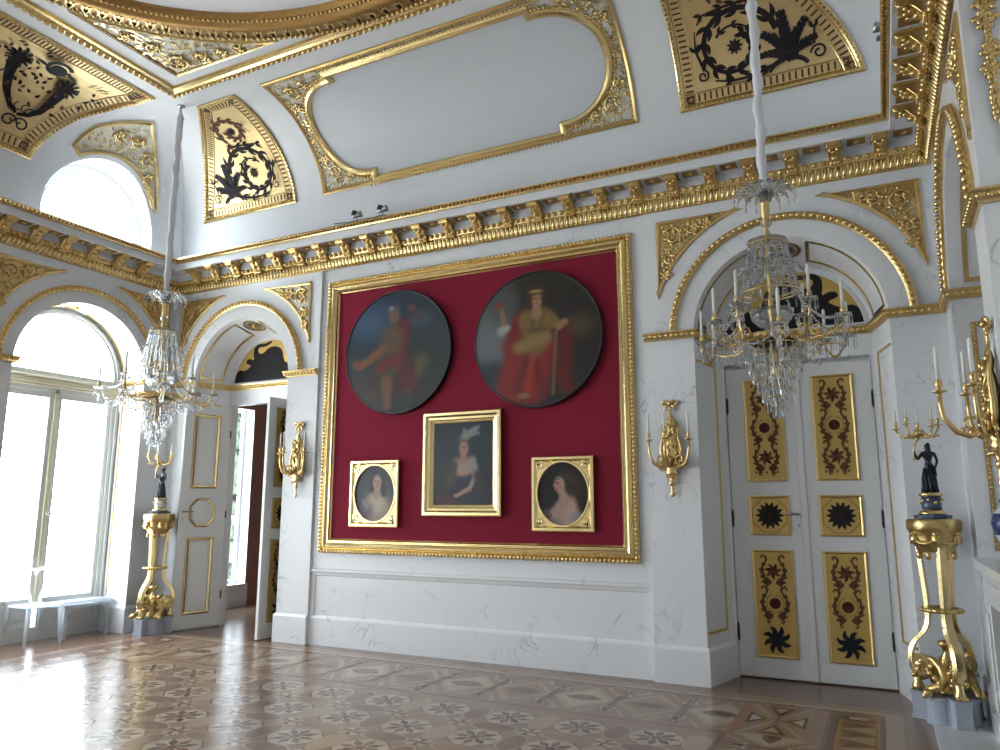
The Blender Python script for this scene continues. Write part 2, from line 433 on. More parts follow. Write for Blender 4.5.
# ------------------------------------------------------------------ floor
def make_floor():
    b = MB(); mats = ['w_mid', 'w_light', 'w_pale', 'w_brown', 'w_dark', 'w_orange']
    MID, LIGHT, PALE, BROWN, DARK, ORANGE = range(6)
    b.add([(-5.6, -LEN - 0.3, 0), (5.6, -LEN - 0.3, 0), (5.6, 0.75, 0), (-5.6, 0.75, 0)], [(0, 1, 2, 3)], BROWN)
    H = [0.0004]
    def poly(pts, mi, lv):
        b.add([(x, y, 0.0004 * lv) for x, y in pts], [tuple(range(len(pts)))], mi)
    def rect(x0, x1, y0, y1, mi, lv): poly([(x0, y0), (x1, y0), (x1, y1), (x0, y1)], mi, lv)
    # margins: boards along the walls, two pale lines
    rect(-4.35, 4.34, -LEN + 0.15, -0.15, MID, 1)
    rect(-4.26, 4.14, -LEN + 0.28, -0.28, LIGHT, 2)
    rect(-4.22, 4.02, -LEN + 0.35, -0.35, BROWN, 3)
    for x in (3.42,):
        pass
    # band with crossed bars and lozenges, carried round the field
    X0, X1, Y0, Y1 = -2.92, 2.95, -7.0, -1.40
    rect(-3.66, 3.62, -LEN + 0.41, -0.41, MID, 4)
    P = 0.572
    def band(n, mp, v0, v1):
        vm = (v0 + v1) / 2; hv = (v1 - v0) / 2
        for k in range(-n, n + 1):
            u = k * P
            q = lambda pts, mi, lv: poly([mp(u + a * 0.286, vm + c * hv) for a, c in pts], mi, lv)
            q([(-1, 0), (0, 0.86), (1, 0), (0, -0.86)], LIGHT, 5)
            q([(-0.82, 0), (0, 0.66), (0.82, 0), (0, -0.66)], PALE if k % 2 else MID, 6)
            q([(-0.6, 0), (-0.2, 0.2), (0.2, 0.2), (0.6, 0), (0.2, -0.2), (-0.2, -0.2)], BROWN, 7)
            q([(-0.3, 0), (0, 0.1), (0.3, 0), (0, -0.1)], DARK, 8)
            for sgn in (1, -1):
                q([(0.72, sgn * 0.42), (1.28, sgn * 0.42), (1.0, sgn * 0.86)], PALE, 6)
                q([(0.84, sgn * 0.5), (1.16, sgn * 0.5), (1.0, sgn * 0.74)], DARK, 7)
                q([(0.25, sgn * 0.95), (0.6, sgn * 0.55), (0.68, sgn * 0.62), (0.36, sgn * 0.98)], LIGHT, 7)
                q([(-0.25, sgn * 0.95), (-0.6, sgn * 0.55), (-0.68, sgn * 0.62), (-0.36, sgn * 0.98)], LIGHT, 7)
            q([(0.9, -0.9), (0.97, -0.9), (0.97, 0.9), (0.9, 0.9)], BROWN, 8)
            q([(1.03, -0.9), (1.1, -0.9), (1.1, 0.9), (1.03, 0.9)], BROWN, 8)
    band(5, lambda u, v: (u, v), -1.34, -0.43)
    band(5, lambda u, v: (u, v), -LEN + 0.43, -LEN + 1.34)
    band(6, lambda u, v: (v + 0.03, -4.2 + u), 2.96, 3.58)
    band(6, lambda u, v: (-v - 0.03, -4.2 + u), 2.96, 3.58)
    # corner stars
    for cx in (3.28, -3.28):
        for cy in (-0.88, -LEN + 0.88):
            rect(cx - 0.3, cx + 0.3, cy - 0.44, cy + 0.44, ORANGE, 9); rect(cx - 0.24, cx + 0.24, cy - 0.38, cy + 0.38, MID, 10)
            rect(cx - 0.24, cx + 0.24, cy - 0.44, cy + 0.44, MID, 11)
            for ex, ey in ((1, 1), (1, -1)): poly([(cx - 0.24 * ex, cy - 0.44 * ey), (cx - 0.2 * ex, cy - 0.44 * ey), (cx + 0.24 * ex, cy + 0.44 * ey), (cx + 0.2 * ex, cy + 0.44 * ey)], LIGHT, 12)
            for ex, ey, q in ((1, 0, 1), (-1, 0, 1), (0, 1, 0), (0, -1, 0)):
                c2 = (cx + ex * 0.15, cy + ey * 0.28); t = [(c2[0] + ex * 0.06 + ey * 0.1, c2[1] + ey * 0.11 + ex * 0.17), (c2[0] + ex * 0.06 - ey * 0.1, c2[1] + ey * 0.11 - ex * 0.17), (c2[0] - ex * 0.08, c2[1] - ey * 0.15)]
                poly(t, DARK, 13); g = (sum(p[0] for p in t) / 3, sum(p[1] for p in t) / 3); poly([(g[0] + (p[0] - g[0]) * 0.6, g[1] + (p[1] - g[1]) * 0.6) for p in t], PALE if q else LIGHT, 14)
            for k in range(0):
                a = k * PI / 2
                poly([(cx, cy), (cx + 0.18 * math.cos(a + 0.35), cy + 0.18 * math.sin(a + 0.35)), (cx + 0.3 * math.cos(a) * (1 if k % 2 else 0.66), cy + 0.3 * math.sin(a)), (cx + 0.18 * math.cos(a - 0.35), cy + 0.18 * math.sin(a - 0.35))], DARK, 12)
    # zigzag strip along both sides
    for sx in (1, -1):
        xa, xb = sx * 3.70, sx * 3.98
        rect(min(xa, xb), max(xa, xb), -LEN + 0.45, -0.45, ORANGE, 5)
        rect(min(xa, xb) - 0.05, min(xa, xb), -LEN + 0.45, -0.45, DARK, 6); rect(max(xa, xb), max(xa, xb) + 0.03, -LEN + 0.45, -0.45, DARK, 6)
        y = -0.62
        rect(min(xa, xb), max(xa, xb), y, -0.47, DARK, 6); rect(min(xa, xb) + 0.07, max(xa, xb) - 0.07, y + 0.03, -0.5, PALE, 7)
        while y > -LEN + 0.7:
            poly([(xa + sx * 0.03, y - 0.02), (xb - sx * 0.03, y - 0.12), (xa + sx * 0.03, y - 0.22)], BROWN, 6)
            poly([(xb - sx * 0.03, y - 0.15), (xa + sx * 0.03, y - 0.25), (xb - sx * 0.03, y - 0.35)], LIGHT, 6)
            y -= 0.26
    # central field: flowers in pale octagons, lenses between, pinwheels at the corners
    rect(X0 - 0.04, X1 + 0.04, Y0 - 0.04, Y1 + 0.04, BROWN, 9); rect(X0, X1, Y0, Y1, MID, 10)
    nx, ny = 10, 10
    for i in range(nx):
        for j in range(ny):
            cx = -2.574 + P * i; cy = -1.735 - 0.563 * j
            if cy < Y0 + 0.2: continue
            oc = lambda r, ph=PI / 8, n=8, sq=1.0: [(cx + r * math.cos(ph + 2 * PI * k / n), cy + sq * r * math.sin(ph + 2 * PI * k / n)) for k in range(n)]
            poly(oc(0.218), BROWN, 11); poly(oc(0.200), PALE, 12)
            for k in range(8):
                a = k * PI / 4
                poly([(cx + 0.02 * math.cos(a), cy + 0.02 * math.sin(a)), (cx + 0.11 * math.cos(a - 0.3), cy + 0.11 * math.sin(a - 0.3)), (cx + 0.178 * math.cos(a), cy + 0.178 * math.sin(a)), (cx + 0.11 * math.cos(a + 0.3), cy + 0.11 * math.sin(a + 0.3))], DARK if k % 2 else BROWN, 13)
            poly(oc(0.035), DARK, 14)
            # lens to the right and below
            for dx, dy, L, Wd in ((P / 2, 0, 0.10, 0.2), (0, -0.2815, 0.2, 0.10)):
                lx, ly = cx + dx, cy + dy
                e = [(lx + L * math.cos(t), ly + Wd * math.sin(t)) for t in [2 * PI * k / 12 for k in range(12)]]
                if lx > X1 - 0.02 or ly < Y0 + 0.02: continue
                poly(e, LIGHT, 13); poly([(lx + (x - lx) * 0.86, ly + (y - ly) * 0.86) for x, y in e], BROWN if (i + j + (dx > 0)) % 2 else (LIGHT if dx > 0 else MID), 14)
            px, py = cx + P / 2, cy - 0.2815
            if px < X1 - 0.1 and py > Y0 + 0.1:
                for k in range(4):
                    a = k * PI / 2 + PI / 4
                    poly([(px + 0.03 * math.cos(a - 0.8), py + 0.03 * math.sin(a - 0.8)), (px + 0.10 * math.cos(a - 0.25), py + 0.10 * math.sin(a - 0.25)), (px + 0.10 * math.cos(a + 0.25), py + 0.10 * math.sin(a + 0.25)), (px + 0.03 * math.cos(a + 0.8), py + 0.03 * math.sin(a + 0.8))], PALE, 13)
                    a = k * PI / 2
                    poly([(px, py), (px + 0.05 * math.cos(a - 0.5), py + 0.05 * math.sin(a - 0.5)), (px + 0.075 * math.cos(a), py + 0.075 * math.sin(a))], DARK, 14)
    o = b.build('floor', mats, recalc=False)
    tag(o, 'patterned parquet floor with dark flowers in pale octagons', 'floor', kind='structure')
make_floor()
h = MB(); h.box(4.34, WR + 0.7, -2.3, -0.19, -0.02, 0.008, 0)
tag(h.build('floor_hearth', 'palemarble', bevel=0.003), 'pale marble hearth slab let into the parquet at right', 'hearth', kind='structure')

# ------------------------------------------------------------------ walls
NX = 3.45; NR0, NR1, ND = 0.855, 0.71, 0.55; DW, DT = 0.68, 0.08        # splayed door niches of the back wall
LR = 0.88                                           # half opening of the window niches
def arch_loop(c, r, zc=ZC, n=28, zb=0.0):           # from right foot over to left foot
    return [(c + r, zb)] + arc(c, zc, r, 0, PI, n) + [(c - r, zb)]
def make_back():
    b = MB()
    def side(cx):
        return list(reversed(arch_loop(cx, NR0)))
    top = 5.05
    out = [(-W, 0)] + side(-NX) + [(-2.1, 0), (-2.1, 4.615), (2.1, 4.615), (2.1, 0)] + side(NX) + [(W, 0), (W, top), (-W, top)]
    b.fill(out, (), None, 0.0, onB)
    # recessed centre bay
    b.add([onB(-2.1, 0, -0.05), onB(2.1, 0, -0.05), onB(2.1, 4.615, -0.05), onB(-2.1, 4.615, -0.05)], [(0, 1, 2, 3)])
    for x in (-2.1, 2.1): b.add([onB(x, 0, 0), onB(x, 0, -0.05), onB(x, 4.615, -0.05), onB(x, 4.615, 0)], [(0, 1, 2, 3)])
    b.add([onB(-2.1, 4.615, 0), onB(2.1, 4.615, 0), onB(2.1, 4.615, -0.05), onB(-2.1, 4.615, -0.05)], [(0, 1, 2, 3)])
    for cx in (-NX, NX):
        A = arch_loop(cx, NR0); Bq = arch_loop(cx, NR1); k = len(A)
        b.add([onB(u, v, 0) for u, v in A] + [onB(u, v, -ND) for u, v in Bq], [(i, i + 1, k + i + 1, k + i) for i in range(k - 1)], sm=False)
        # wall above the door and lunette
        lp = [(cx + DW, 0), (cx + NR1, 0)] + arc(cx, ZC, NR1, 0, PI, 28) + [(cx - NR1, 0), (cx - DW, 0), (cx - DW, 3.04), (cx + DW, 3.04)]
        b.fill(lp, (), None, 0.0, onBn)
        b.add([onBn(cx - DW, 3.04, 0), onBn(cx + DW, 3.04, 0), onBn(cx + DW, 3.04, -DT - 0.04), onBn(cx - DW, 3.04, -DT - 0.04)], [(0, 1, 2, 3)])
        if cx > 0: b.add([onBn(cx - 0.9, -0.01, -DT - 0.04), onBn(cx + 0.9, -0.01, -DT - 0.04), onBn(cx + 0.9, 3.3, -DT - 0.04), onBn(cx - 0.9, 3.3, -DT - 0.04)], [(0, 1, 2, 3)])  # unseen backing added behind the closed leaves to keep daylight out
        for x in (cx - DW, cx + DW):
            b.add([onBn(x, 0, 0), onBn(x, 0, -DT - 0.04), onBn(x, 3.04, -DT - 0.04), onBn(x, 3.04, 0)], [(0, 1, 2, 3)])
    tag(b.build('wall_back', 'marble'), 'white veined marble wall with two arched door niches', 'wall', kind='structure')
make_back()
def niche_pt(cx, a, f, h=0.0):       # point on the splayed soffit: angle a, depth fraction f
    r = NR0 + (NR1 - NR0) * f - h; y = ND * f
    return (cx + r * math.cos(a), y, ZC + r * math.sin(a))
def niche_jamb(cx, sgn, f, z, h=0.0):
    r = NR0 + (NR1 - NR0) * f - h
    return (cx + sgn * r, ND * f, z)

def make_left():
    b = MB(); out = [(-LEN, 0)]
    for c in reversed(CY): out += list(reversed(arch_loop(c, LR)))
    out += [(0, 0), (0, 5.05), (-LEN, 5.05)]
    b.fill(out, (), None, 0, onL)
    for c in CY:
        A = arch_loop(c, LR); k = len(A)
        b.add([onL(u, v, 0) for u, v in A] + [onL(u, v, -0.6) for u, v in A], [(i, i + 1, k + i + 1, k + i) for i in range(k - 1)])
    tag(b.build('wall_left', 'marble'), 'white marble wall on the left with tall arched windows', 'wall', kind='structure')
make_left()
def make_right():
    b = MB(); out = [(-LEN, 0)] + list(reversed(arch_loop(CY[2], LR))) + list(reversed(arch_loop(CY[0], LR))) + [(0, 0), (0, 5.05), (-LEN, 5.05)]
    mid = [i for i, p in enumerate(out) if abs(p[1]) < 1e-9 and abs(p[0] - (CY[2] + LR)) < 1e-6][0]
    out = out[:mid + 1] + [(-5.8, 0), (-5.8, 4.615), (-2.6, 4.615), (-2.6, 0)] + out[mid + 1:]
    b.fill(out, (), None, 0, onR)
    b.box(WR, WR + 0.62, -5.8, -2.6, 0, 4.615); b.f = b.f[:-6] + [f for k, f in enumerate(b.f[-6:]) if k != 4]; b.mi = b.mi[:-1]; b.sm = b.sm[:-1]
    for c in (CY[2], CY[0]):
        A = arch_loop(c, LR); k = len(A)
        b.add([onR(u, v, 0) for u, v in A] + [onR(u, v, -0.6) for u, v in A], [(i, i + 1, k + i + 1, k + i) for i in range(k - 1)])
        b.fill(A, (), None, -0.6, onR)
    tag(b.build('wall_right', 'marble'), 'white marble wall on the right with an arched fireplace niche', 'wall', kind='structure')
make_right()
b = MB(); b.add([(-W, -LEN, 0), (W, -LEN, 0), (W, -LEN, 5.05), (-W, -LEN, 5.05)], [(0, 1, 2, 3)])
tag(b.build('wall_rear', 'marble'), 'white marble wall behind the viewer', 'wall', kind='structure')

# ------------------------------------------------------------------ ceiling: coved vault with two lunette openings on the left
UW_R, UW_Z, UW_X = 0.78, 5.28, 0.24
UW_C = (-1.3, -7.1)
def make_ceiling():
    b = MB(); SS = [SMAX * i / 36 for i in range(37)]
    def panel(mp, half, off=0.0, bites=()):
        right = [(half - t_of_s(s) + off, s) for s in SS]; left = [(-half + t_of_s(s) + off, s) for s in reversed(SS)]
        base = [(-half + off, 0)]
        for c in sorted(bites):
            pts = []
            for i in range(25):
                a = PI - PI * i / 24
                pts.append((c + UW_R * math.cos(a), s_of_z(UW_Z + UW_R * math.sin(a))))
            base += [(c - UW_R, 0)] + pts + [(c + UW_R, 0)]
        base += [(half + off, 0)]
        out = base[:-1] + right + left[:-1]
        vs, fs = fill2d(out, (), 0.13)
        b.add([mp(u, s, 0) for u, s in vs], fs, 0, True)
    panel(onCB, W); panel(onCF, W)
    panel(onCR, LEN / 2, -LEN / 2); panel(onCL, LEN / 2, -LEN / 2, UW_C)
    b.add([(-3.52, -1.23, ZT), (3.52, -1.23, ZT), (3.52, -LEN + 1.23, ZT), (-3.52, -LEN + 1.23, ZT)], [(0, 1, 2, 3)])
    # soffits of the lunettes
    for c in UW_C:
        vs = []; n = 28
        loop = [(c + UW_R, ZB_)] + arc(c, UW_Z, UW_R, 0, PI, n) + [(c - UW_R, ZB_)]
        for u, z in loop:
            t, zz = cove(s_of_z(z), 0); vs += [(-W + t, u, z), (-W - UW_X, u, z)]
        b.add(vs, [(2 * i, 2 * i + 1, 2 * i + 3, 2 * i + 2) for i in range(len(loop) - 1)], 0, False)
        b.add([(-W + 0.01, c - UW_R, ZB_), (-W + 0.01, c + UW_R, ZB_), (-W - UW_X, c + UW_R, ZB_), (-W - UW_X, c - UW_R, ZB_)], [(0, 1, 2, 3)])
    o = b.build('ceiling', 'plaster', recalc=False)
    tag(o, 'white coved vault with a flat centre', 'ceiling', kind='structure')
make_ceiling()

# ------------------------------------------------------------------ windows
def make_window(idx, c, label):
    X = -W - 0.58
    e = empty('window_%d' % idx, (X, c, 0), label, 'window', kind='structure')
    mp = lambda u, v, h: (X + h, c + u, v)
    f = MB()                                    # fixed frame
    out = [(LR, 0.0)] + arc(0, ZC, LR, 0, PI, 28) + [(-LR, 0.0)]
    hole_a = arc(0, ZC + 0.02, 0.77, 0.0, PI, 28)
    hole_b = [(-0.78, 0.16), (0.78, 0.16), (0.78, 3.04), (-0.78, 3.04)]
    f.slab(out, [hole_a, hole_b], 0.0, 0.10, mp)
    f.sweep(arc(0, ZC, 0.79, 0, PI, 28), [(-0.02, 0.10), (-0.02, 0.125), (-0.05, 0.13), (-0.07, 0.10)], mp)
    f.sweep([(0.81, 0.2), (0.81, 3.05)], [(-0.02, 0.10), (-0.02, 0.125), (-0.05, 0.13), (-0.07, 0.10)], mp)
    f.sweep([(-0.81, 3.05), (-0.81, 0.2)], [(-0.02, 0.10), (-0.02, 0.125), (-0.05, 0.13), (-0.07, 0.10)], mp)
    f.build('window_frame', 'winframe', e)
    t = MB(); t.mbox(-0.87, 0.87, 3.10, 3.13, 0.09, 0.12, mp); t.mbox(-0.87, 0.87, 3.13, 3.20, 0.09, 0.135, mp); t.mbox(-0.87, 0.87, 3.20, 3.23, 0.09, 0.15, mp)
    t.build('transom', 'ochre', e, bevel=0.008)
    ap = MB(); ap.fill(arc(0, ZC + 0.02, 0.765, 0, PI, 28), (), None, 0.05, mp); ap.build('arch_pane', 'pane', e)
    for sg in (-1, 1):
        x0, x1 = (0.03, 0.78) if sg > 0 else (-0.78, -0.03)
        k = MB(); w = 0.055
        k.mbox(x0, x0 + w, 0.155, 3.045, 0.03, 0.08, mp); k.mbox(x1 - w, x1 + 0.005, 0.155, 3.045, 0.03, 0.08, mp)
        k.mbox(x0 + w, x1 - w, 2.97, 3.045, 0.03, 0.08, mp); k.mbox(x0 + w, x1 - w, 0.155, 0.50, 0.03, 0.08, mp)
        k.mbox(x0 + 0.12, x1 - 0.12, 0.25, 0.43, 0.08, 0.09, mp)
        cs = k.build('casement', 'winframe', e, bevel=0.004)
        g = MB(); g.mbox(x0 + w, x1 - w, 1.70, 1.716, 0.045, 0.07, mp); g.mbox(x0 + w, x1 - w, 2.41, 2.426, 0.045, 0.07, mp); g.mbox(x0 + w, x1 - w, 1.0, 1.016, 0.045, 0.07, mp)
        g.build('glazing_bar', 'winframe', cs)
        p = MB(); p.fill([(x0 + w, 0.5), (x1 - w, 0.5), (x1 - w, 2.97), (x0 + w, 2.97)], (), None, 0.055, mp); p.build('pane', 'pane', cs)
    ml = MB(); ml.mbox(-0.027, 0.027, 0.45, 3.09, 0.06, 0.10, mp); ml.build('mullion', 'ochre', e, bevel=0.006)
    hd = MB(); hd.ball(mp(0, 1.52, 0.13), 0.018); hd.tube([mp(0, 1.52, 0.13), mp(0.03, 1.52, 0.16), mp(0.12, 1.52, 0.16)], 0.011, 8); hd.build('handle', 'steel', e)
    return e
make_window(1, CY[0], 'tall arched window nearest the corner with bright white panes')
make_window(2, CY[1], 'tall arched window in the middle of the left wall')
make_window(3, CY[2], 'tall arched window at the near end of the left wall')
def make_lunette_window(idx, c, label):
    X = -W - UW_X + 0.01
    e = empty('window_%d' % idx, (X, c, ZB_), label, 'window', kind='structure')
    mp = lambda u, v, h: (X + h, c + u, v)
    f = MB(); R = UW_R + 0.01; r = 0.685
    out = [(R, ZB_)] + arc(0, UW_Z, R, 0, PI, 28) + [(-R, ZB_)]; hole = [(r, ZB_ + 0.06)] + arc(0, UW_Z, r, 0, PI, 28) + [(-r, ZB_ + 0.06)]
    f.slab(out, [hole], -0.04, 0.03, mp)
    f.sweep([(r, ZB_ + 0.06)] + arc(0, UW_Z, r, 0, PI, 28) + [(-r, ZB_ + 0.06)], [(0.0, -0.02), (0.03, -0.02), (0.03, 0.01), (0.0, 0.015)], mp)
    f.build('window_frame', 'plaster', e)
    g = MB(); g.fill(hole, (), None, -0.02, mp); g.build('pane', 'pane', e)
    m = MB(); m.mbox(-0.012, 0.012, ZB_ + 0.06, UW_Z + 0.68, -0.03, -0.005, mp); m.build('glazing_bar', 'plaster', e)
make_lunette_window(4, UW_C[0], 'half round window above the cornice near the corner')
make_lunette_window(5, UW_C[1], 'half round window above the cornice at the near end')

# ------------------------------------------------------------------ the room behind the open door
ax0, ax1, ay0, ay1 = -5.4, -0.4, 0.64, 5.2
b = MB(); b.add([(ax0 - 0.3, 0.7, -0.002), (ax1, 0.7, -0.002), (ax1, ay1, -0.002), (ax0 - 0.3, ay1, -0.002)], [(0, 1, 2, 3)])
tag(b.build('floor_anteroom', 'w_mid'), 'wooden floor seen through the open door', 'floor', kind='structure')
b = MB()
b.fill([(ay0, -0.05), (ay1, -0.05), (ay1, 4.4), (ay0, 4.4)], [[(1.62, 0.36), (2.27, 0.36), (2.27, 3.24), (1.62, 3.24)]], None, 0, lambda u, v, h: (ax0, u, v), 0)
for (u0, v0, u1, v1) in ((1.62, 0.36, 2.27, 0.36), (2.27, 0.36, 2.27, 3.24), (2.27, 3.24, 1.62, 3.24), (1.62, 3.24, 1.62, 0.36)):
    b.add([(ax0, u0, v0), (ax0, u1, v1), (ax0 - 0.3, u1, v1), (ax0 - 0.3, u0, v0)], [(0, 1, 2, 3)], 1)
b.add([(ax0, ay1, -0.05), (ax1, ay1, -0.05), (ax1, ay1, 4.4), (ax0, ay1, 4.4)], [(0, 1, 2, 3)], 0)
b.add([(ax1, ay0, -0.05), (ax1, ay1, -0.05), (ax1, ay1, 4.4), (ax1, ay0, 4.4)], [(0, 1, 2, 3)], 0)
b.fill([(ax0, -0.05), (-NX - DW, -0.05), (-NX - DW, 3.04), (-NX + DW, 3.04), (-NX + DW, -0.05), (ax1, -0.05), (ax1, 4.4), (ax0, 4.4)], (), None, 0, lambda u, v, h: (u, ay0, v), 1)
b.box(ax0, ax0 + 0.03, 1.5, 2.3, 0.0, 0.36, 1)
b.box(ax0, ax0 + 0.045, 1.55, 2.27, 0.06, 0.30, 1)
tag(b.build('wall_anteroom', ['brownwall', 'plaster']), 'brown clad walls of the room behind the open door', 'wall', kind='structure')
b = MB(); b.add([(ax0 - 0.3, 0.6, 4.4), (ax1, 0.6, 4.4), (ax1, ay1, 4.4), (ax0 - 0.3, ay1, 4.4)], [(0, 1, 2, 3)])
tag(b.build('ceiling_anteroom', 'plaster'), 'ceiling of the room behind the open door', 'ceiling', kind='structure')
e = empty('window_6', (ax0 - 0.25, 1.94, 0.36), 'narrow window glimpsed through the open double door', 'window', kind='structure')
mp = lambda u, v, h: (ax0 - 0.25 + h, u, v)
f = MB(); f.slab([(1.62, 0.36), (2.27, 0.36), (2.27, 3.24), (1.62, 3.24)], [[(1.67, 0.42), (2.22, 0.42), (2.22, 3.2), (1.67, 3.2)]], 0, 0.06, mp); f.build('window_frame', 'whitemetal', e)
f = MB()
for z in (2.55, 1.80, 1.06): f.mbox(1.66, 2.23, z - 0.012, z + 0.012, 0.01, 0.05, mp)
f.build('glazing_bar', 'hinge', e)
f = MB(); f.fill([(1.67, 0.42), (2.22, 0.42), (2.22, 3.2), (1.67, 3.2)], (), None, 0.03, mp); f.build('pane', 'pane', e)
# ------------------------------------------------------------------ cornice
TRIM = [0]
def trim(ob, label, cat='moulding'):
    return tag(ob, label, cat, kind='structure')
def tname():
    TRIM[0] += 1; return 'trim_%d' % TRIM[0]
def make_cornice():
    e = empty(tname(), (0, 0, 4.6), 'white and gold bracketed cornice running round the hall', 'cornice', kind='structure')
    prof = [(0.0, 4.60), (0.02, 4.612), (0.02, 4.625), (0.03, 4.63), (0.055, 4.70), (0.06, 4.715), (0.075, 4.72), (0.095, 4.765), (0.10, 4.775), (0.10, 4.86), (0.31, 4.86), (0.31, 4.945), (0.33, 4.95), (0.345, 4.975), (0.37, 4.99), (0.37, 5.005), (0.0, 5.02)]
    G, Wh = 0, 1
    zone = [G] * 8 + [Wh] * 3 + [G] * 4 + [Wh]
    b = MB()
    for i in range(len(prof) - 1):
        (p0, z0), (p1, z1) = prof[i], prof[i + 1]
        a = [(-W + p0, -p0, z0), (WR - p0, -p0, z0), (WR - p0, -LEN + p0, z0), (-W + p0, -LEN + p0, z0)]
        c = [(-W + p1, -p1, z1), (WR - p1, -p1, z1), (WR - p1, -LEN + p1, z1), (-W + p1, -LEN + p1, z1)]
        b.add(a + c, [(k, (k + 1) % 4, 4 + (k + 1) % 4, 4 + k) for k in range(4)], zone[i])
    b.build('cornice_body', ['goldflat', 'plaster'], e, recalc=False)
    # fluted frieze and bead row
    fl = MB(); bd = MB()
    n = int(2 * W / 0.055)
    for k in range(1, n):
        u = -W + 0.055 * k
        fl.tube([(u, -0.008, 4.618), (u, -0.026, 4.645), (u, -0.062, 4.712)], 0.021, 6, sm=True)
    m = int(LEN / 0.055)
    for k in range(1, m):
        v = -0.055 * k
        fl.tube([(-W + 0.008, v, 4.618), (-W + 0.026, v, 4.645), (-W + 0.062, v, 4.712)], 0.021, 6)
        fl.tube([(WR - 0.008, v, 4.618), (WR - 0.026, v, 4.645), (WR - 0.062, v, 4.712)], 0.021, 6)
    fl.build('fluted_frieze', 'goldflat', e, recalc=False)
    n = int(2 * W / 0.075)
    for k in range(2, n - 1): bd.ball((-W + 0.075 * k, -0.098, 4.748), 0.027, 8, 6)
    m = int(LEN / 0.075)
    for k in range(2, m):
        bd.ball((-W + 0.098, -0.075 * k, 4.748), 0.027, 8, 6); bd.ball((WR - 0.098, -0.075 * k, 4.748), 0.027, 8, 6)
    bd.build('bead_row', 'gold', e, recalc=False)
    lf = MB()
    for k in range(3, int(2 * W / 0.05) - 3): lf.ball((-W + 0.05 * k, -0.355, 4.972), 0.017, 5, 4)
    for k in range(8, int(LEN / 0.05)):
        lf.ball((-W + 0.355, -0.05 * k, 4.972), 0.017, 5, 4); lf.ball((WR - 0.355, -0.05 * k, 4.972), 0.017, 5, 4)
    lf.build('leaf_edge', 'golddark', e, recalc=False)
    # scroll brackets, one mesh shared by every bracket
    mo = MB()
    prof2 = [(0.10, 0.085), (0.29, 0.085), (0.295, 0.06), (0.28, 0.035), (0.255, 0.03), (0.235, 0.045), (0.20, 0.03), (0.16, -0.02), (0.135, -0.055), (0.115, -0.06), (0.10, -0.04)]
    k = len(prof2)
    for u0, u1, sc in ((-0.055, 0.055, 1.0),):
        vs = [(u0, -p, z) for p, z in prof2] + [(u1, -p, z) for p, z in prof2]
        mo.add(vs, [(i, (i + 1) % k, k + (i + 1) % k, k + i) for i in range(k)] + [tuple(range(k - 1, -1, -1)), tuple(range(k, 2 * k))], 0)
    mo.box(-0.072, 0.072, -0.30, -0.10, 0.068, 0.086, 0)
    for s in (-1, 1):
        mo.tube([(s * 0.058, -0.262, 0.048), (s * 0.064, -0.262, 0.048)], 0.022, 8); mo.tube([(s * 0.056, -0.128, -0.03), (s * 0.062, -0.128, -0.03)], 0.026, 8)
    mo.ball((0, -0.20, 0.02), 0.03, 7, 5, sz=0.7); mo.ball((0, -0.165, -0.025), 0.035, 7, 5, sz=0.8); mo.ball((0.03, -0.235, 0.03), 0.02); mo.ball((-0.03, -0.235, 0.03), 0.02)
    for a in (-0.03, 0.0, 0.03): mo.ball((a, -0.13, -0.05), 0.02)
    mo.box(-0.05, 0.05, -0.115, -0.098, -0.085, -0.04, 0)
    first = mo.build('bracket', 'gold', None, recalc=True, bevel=0.004)
    first.parent = e
    def put(o, x, y, rz): o.location = (x, y, 4.777 - 4.6); o.rotation_euler = (0, 0, rz)
    spots = [(0.242 + 0.3735 * k, 0.0, 0.0) for k in range(-12, 12) if abs(0.242 + 0.3735 * k) < 4.4]
    spots += [(-W, -0.72 - 0.366 * k, PI / 2) for k in range(0, 20)] + [(WR, -0.66 - 0.366 * k, -PI / 2) for k in range(0, 20)]
    for i, (x, y, r) in enumerate(spots):
        o = first if i == 0 else first.copy()
        if i: COL.objects.link(o); o.parent = e
        put(o, x, y, r)
    # sunk coffers of the soffit between the brackets
    cf = MB()
    for x, y, r in spots:
        d = 0.3735 / 2
        if r == 0.0: cf.box(x + d - 0.075, x + d + 0.075, -0.27, -0.14, 4.853, 4.862, 0); cf.ball((x + d, -0.205, 4.855), 0.03, 7, 4, 1, sz=0.5)
        elif r > 0: cf.box(-W + 0.14, -W + 0.27, y - d - 0.075, y - d + 0.075, 4.853, 4.862, 0); cf.ball((-W + 0.205, y - d, 4.855), 0.03, 7, 4, 1, sz=0.5)
        else: cf.box(WR - 0.27, WR - 0.14, y - d - 0.075, y - d + 0.075, 4.853, 4.862, 0); cf.ball((WR - 0.205, y - d, 4.855), 0.03, 7, 4, 1, sz=0.5)
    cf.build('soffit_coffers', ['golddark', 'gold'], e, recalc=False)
make_cornice()

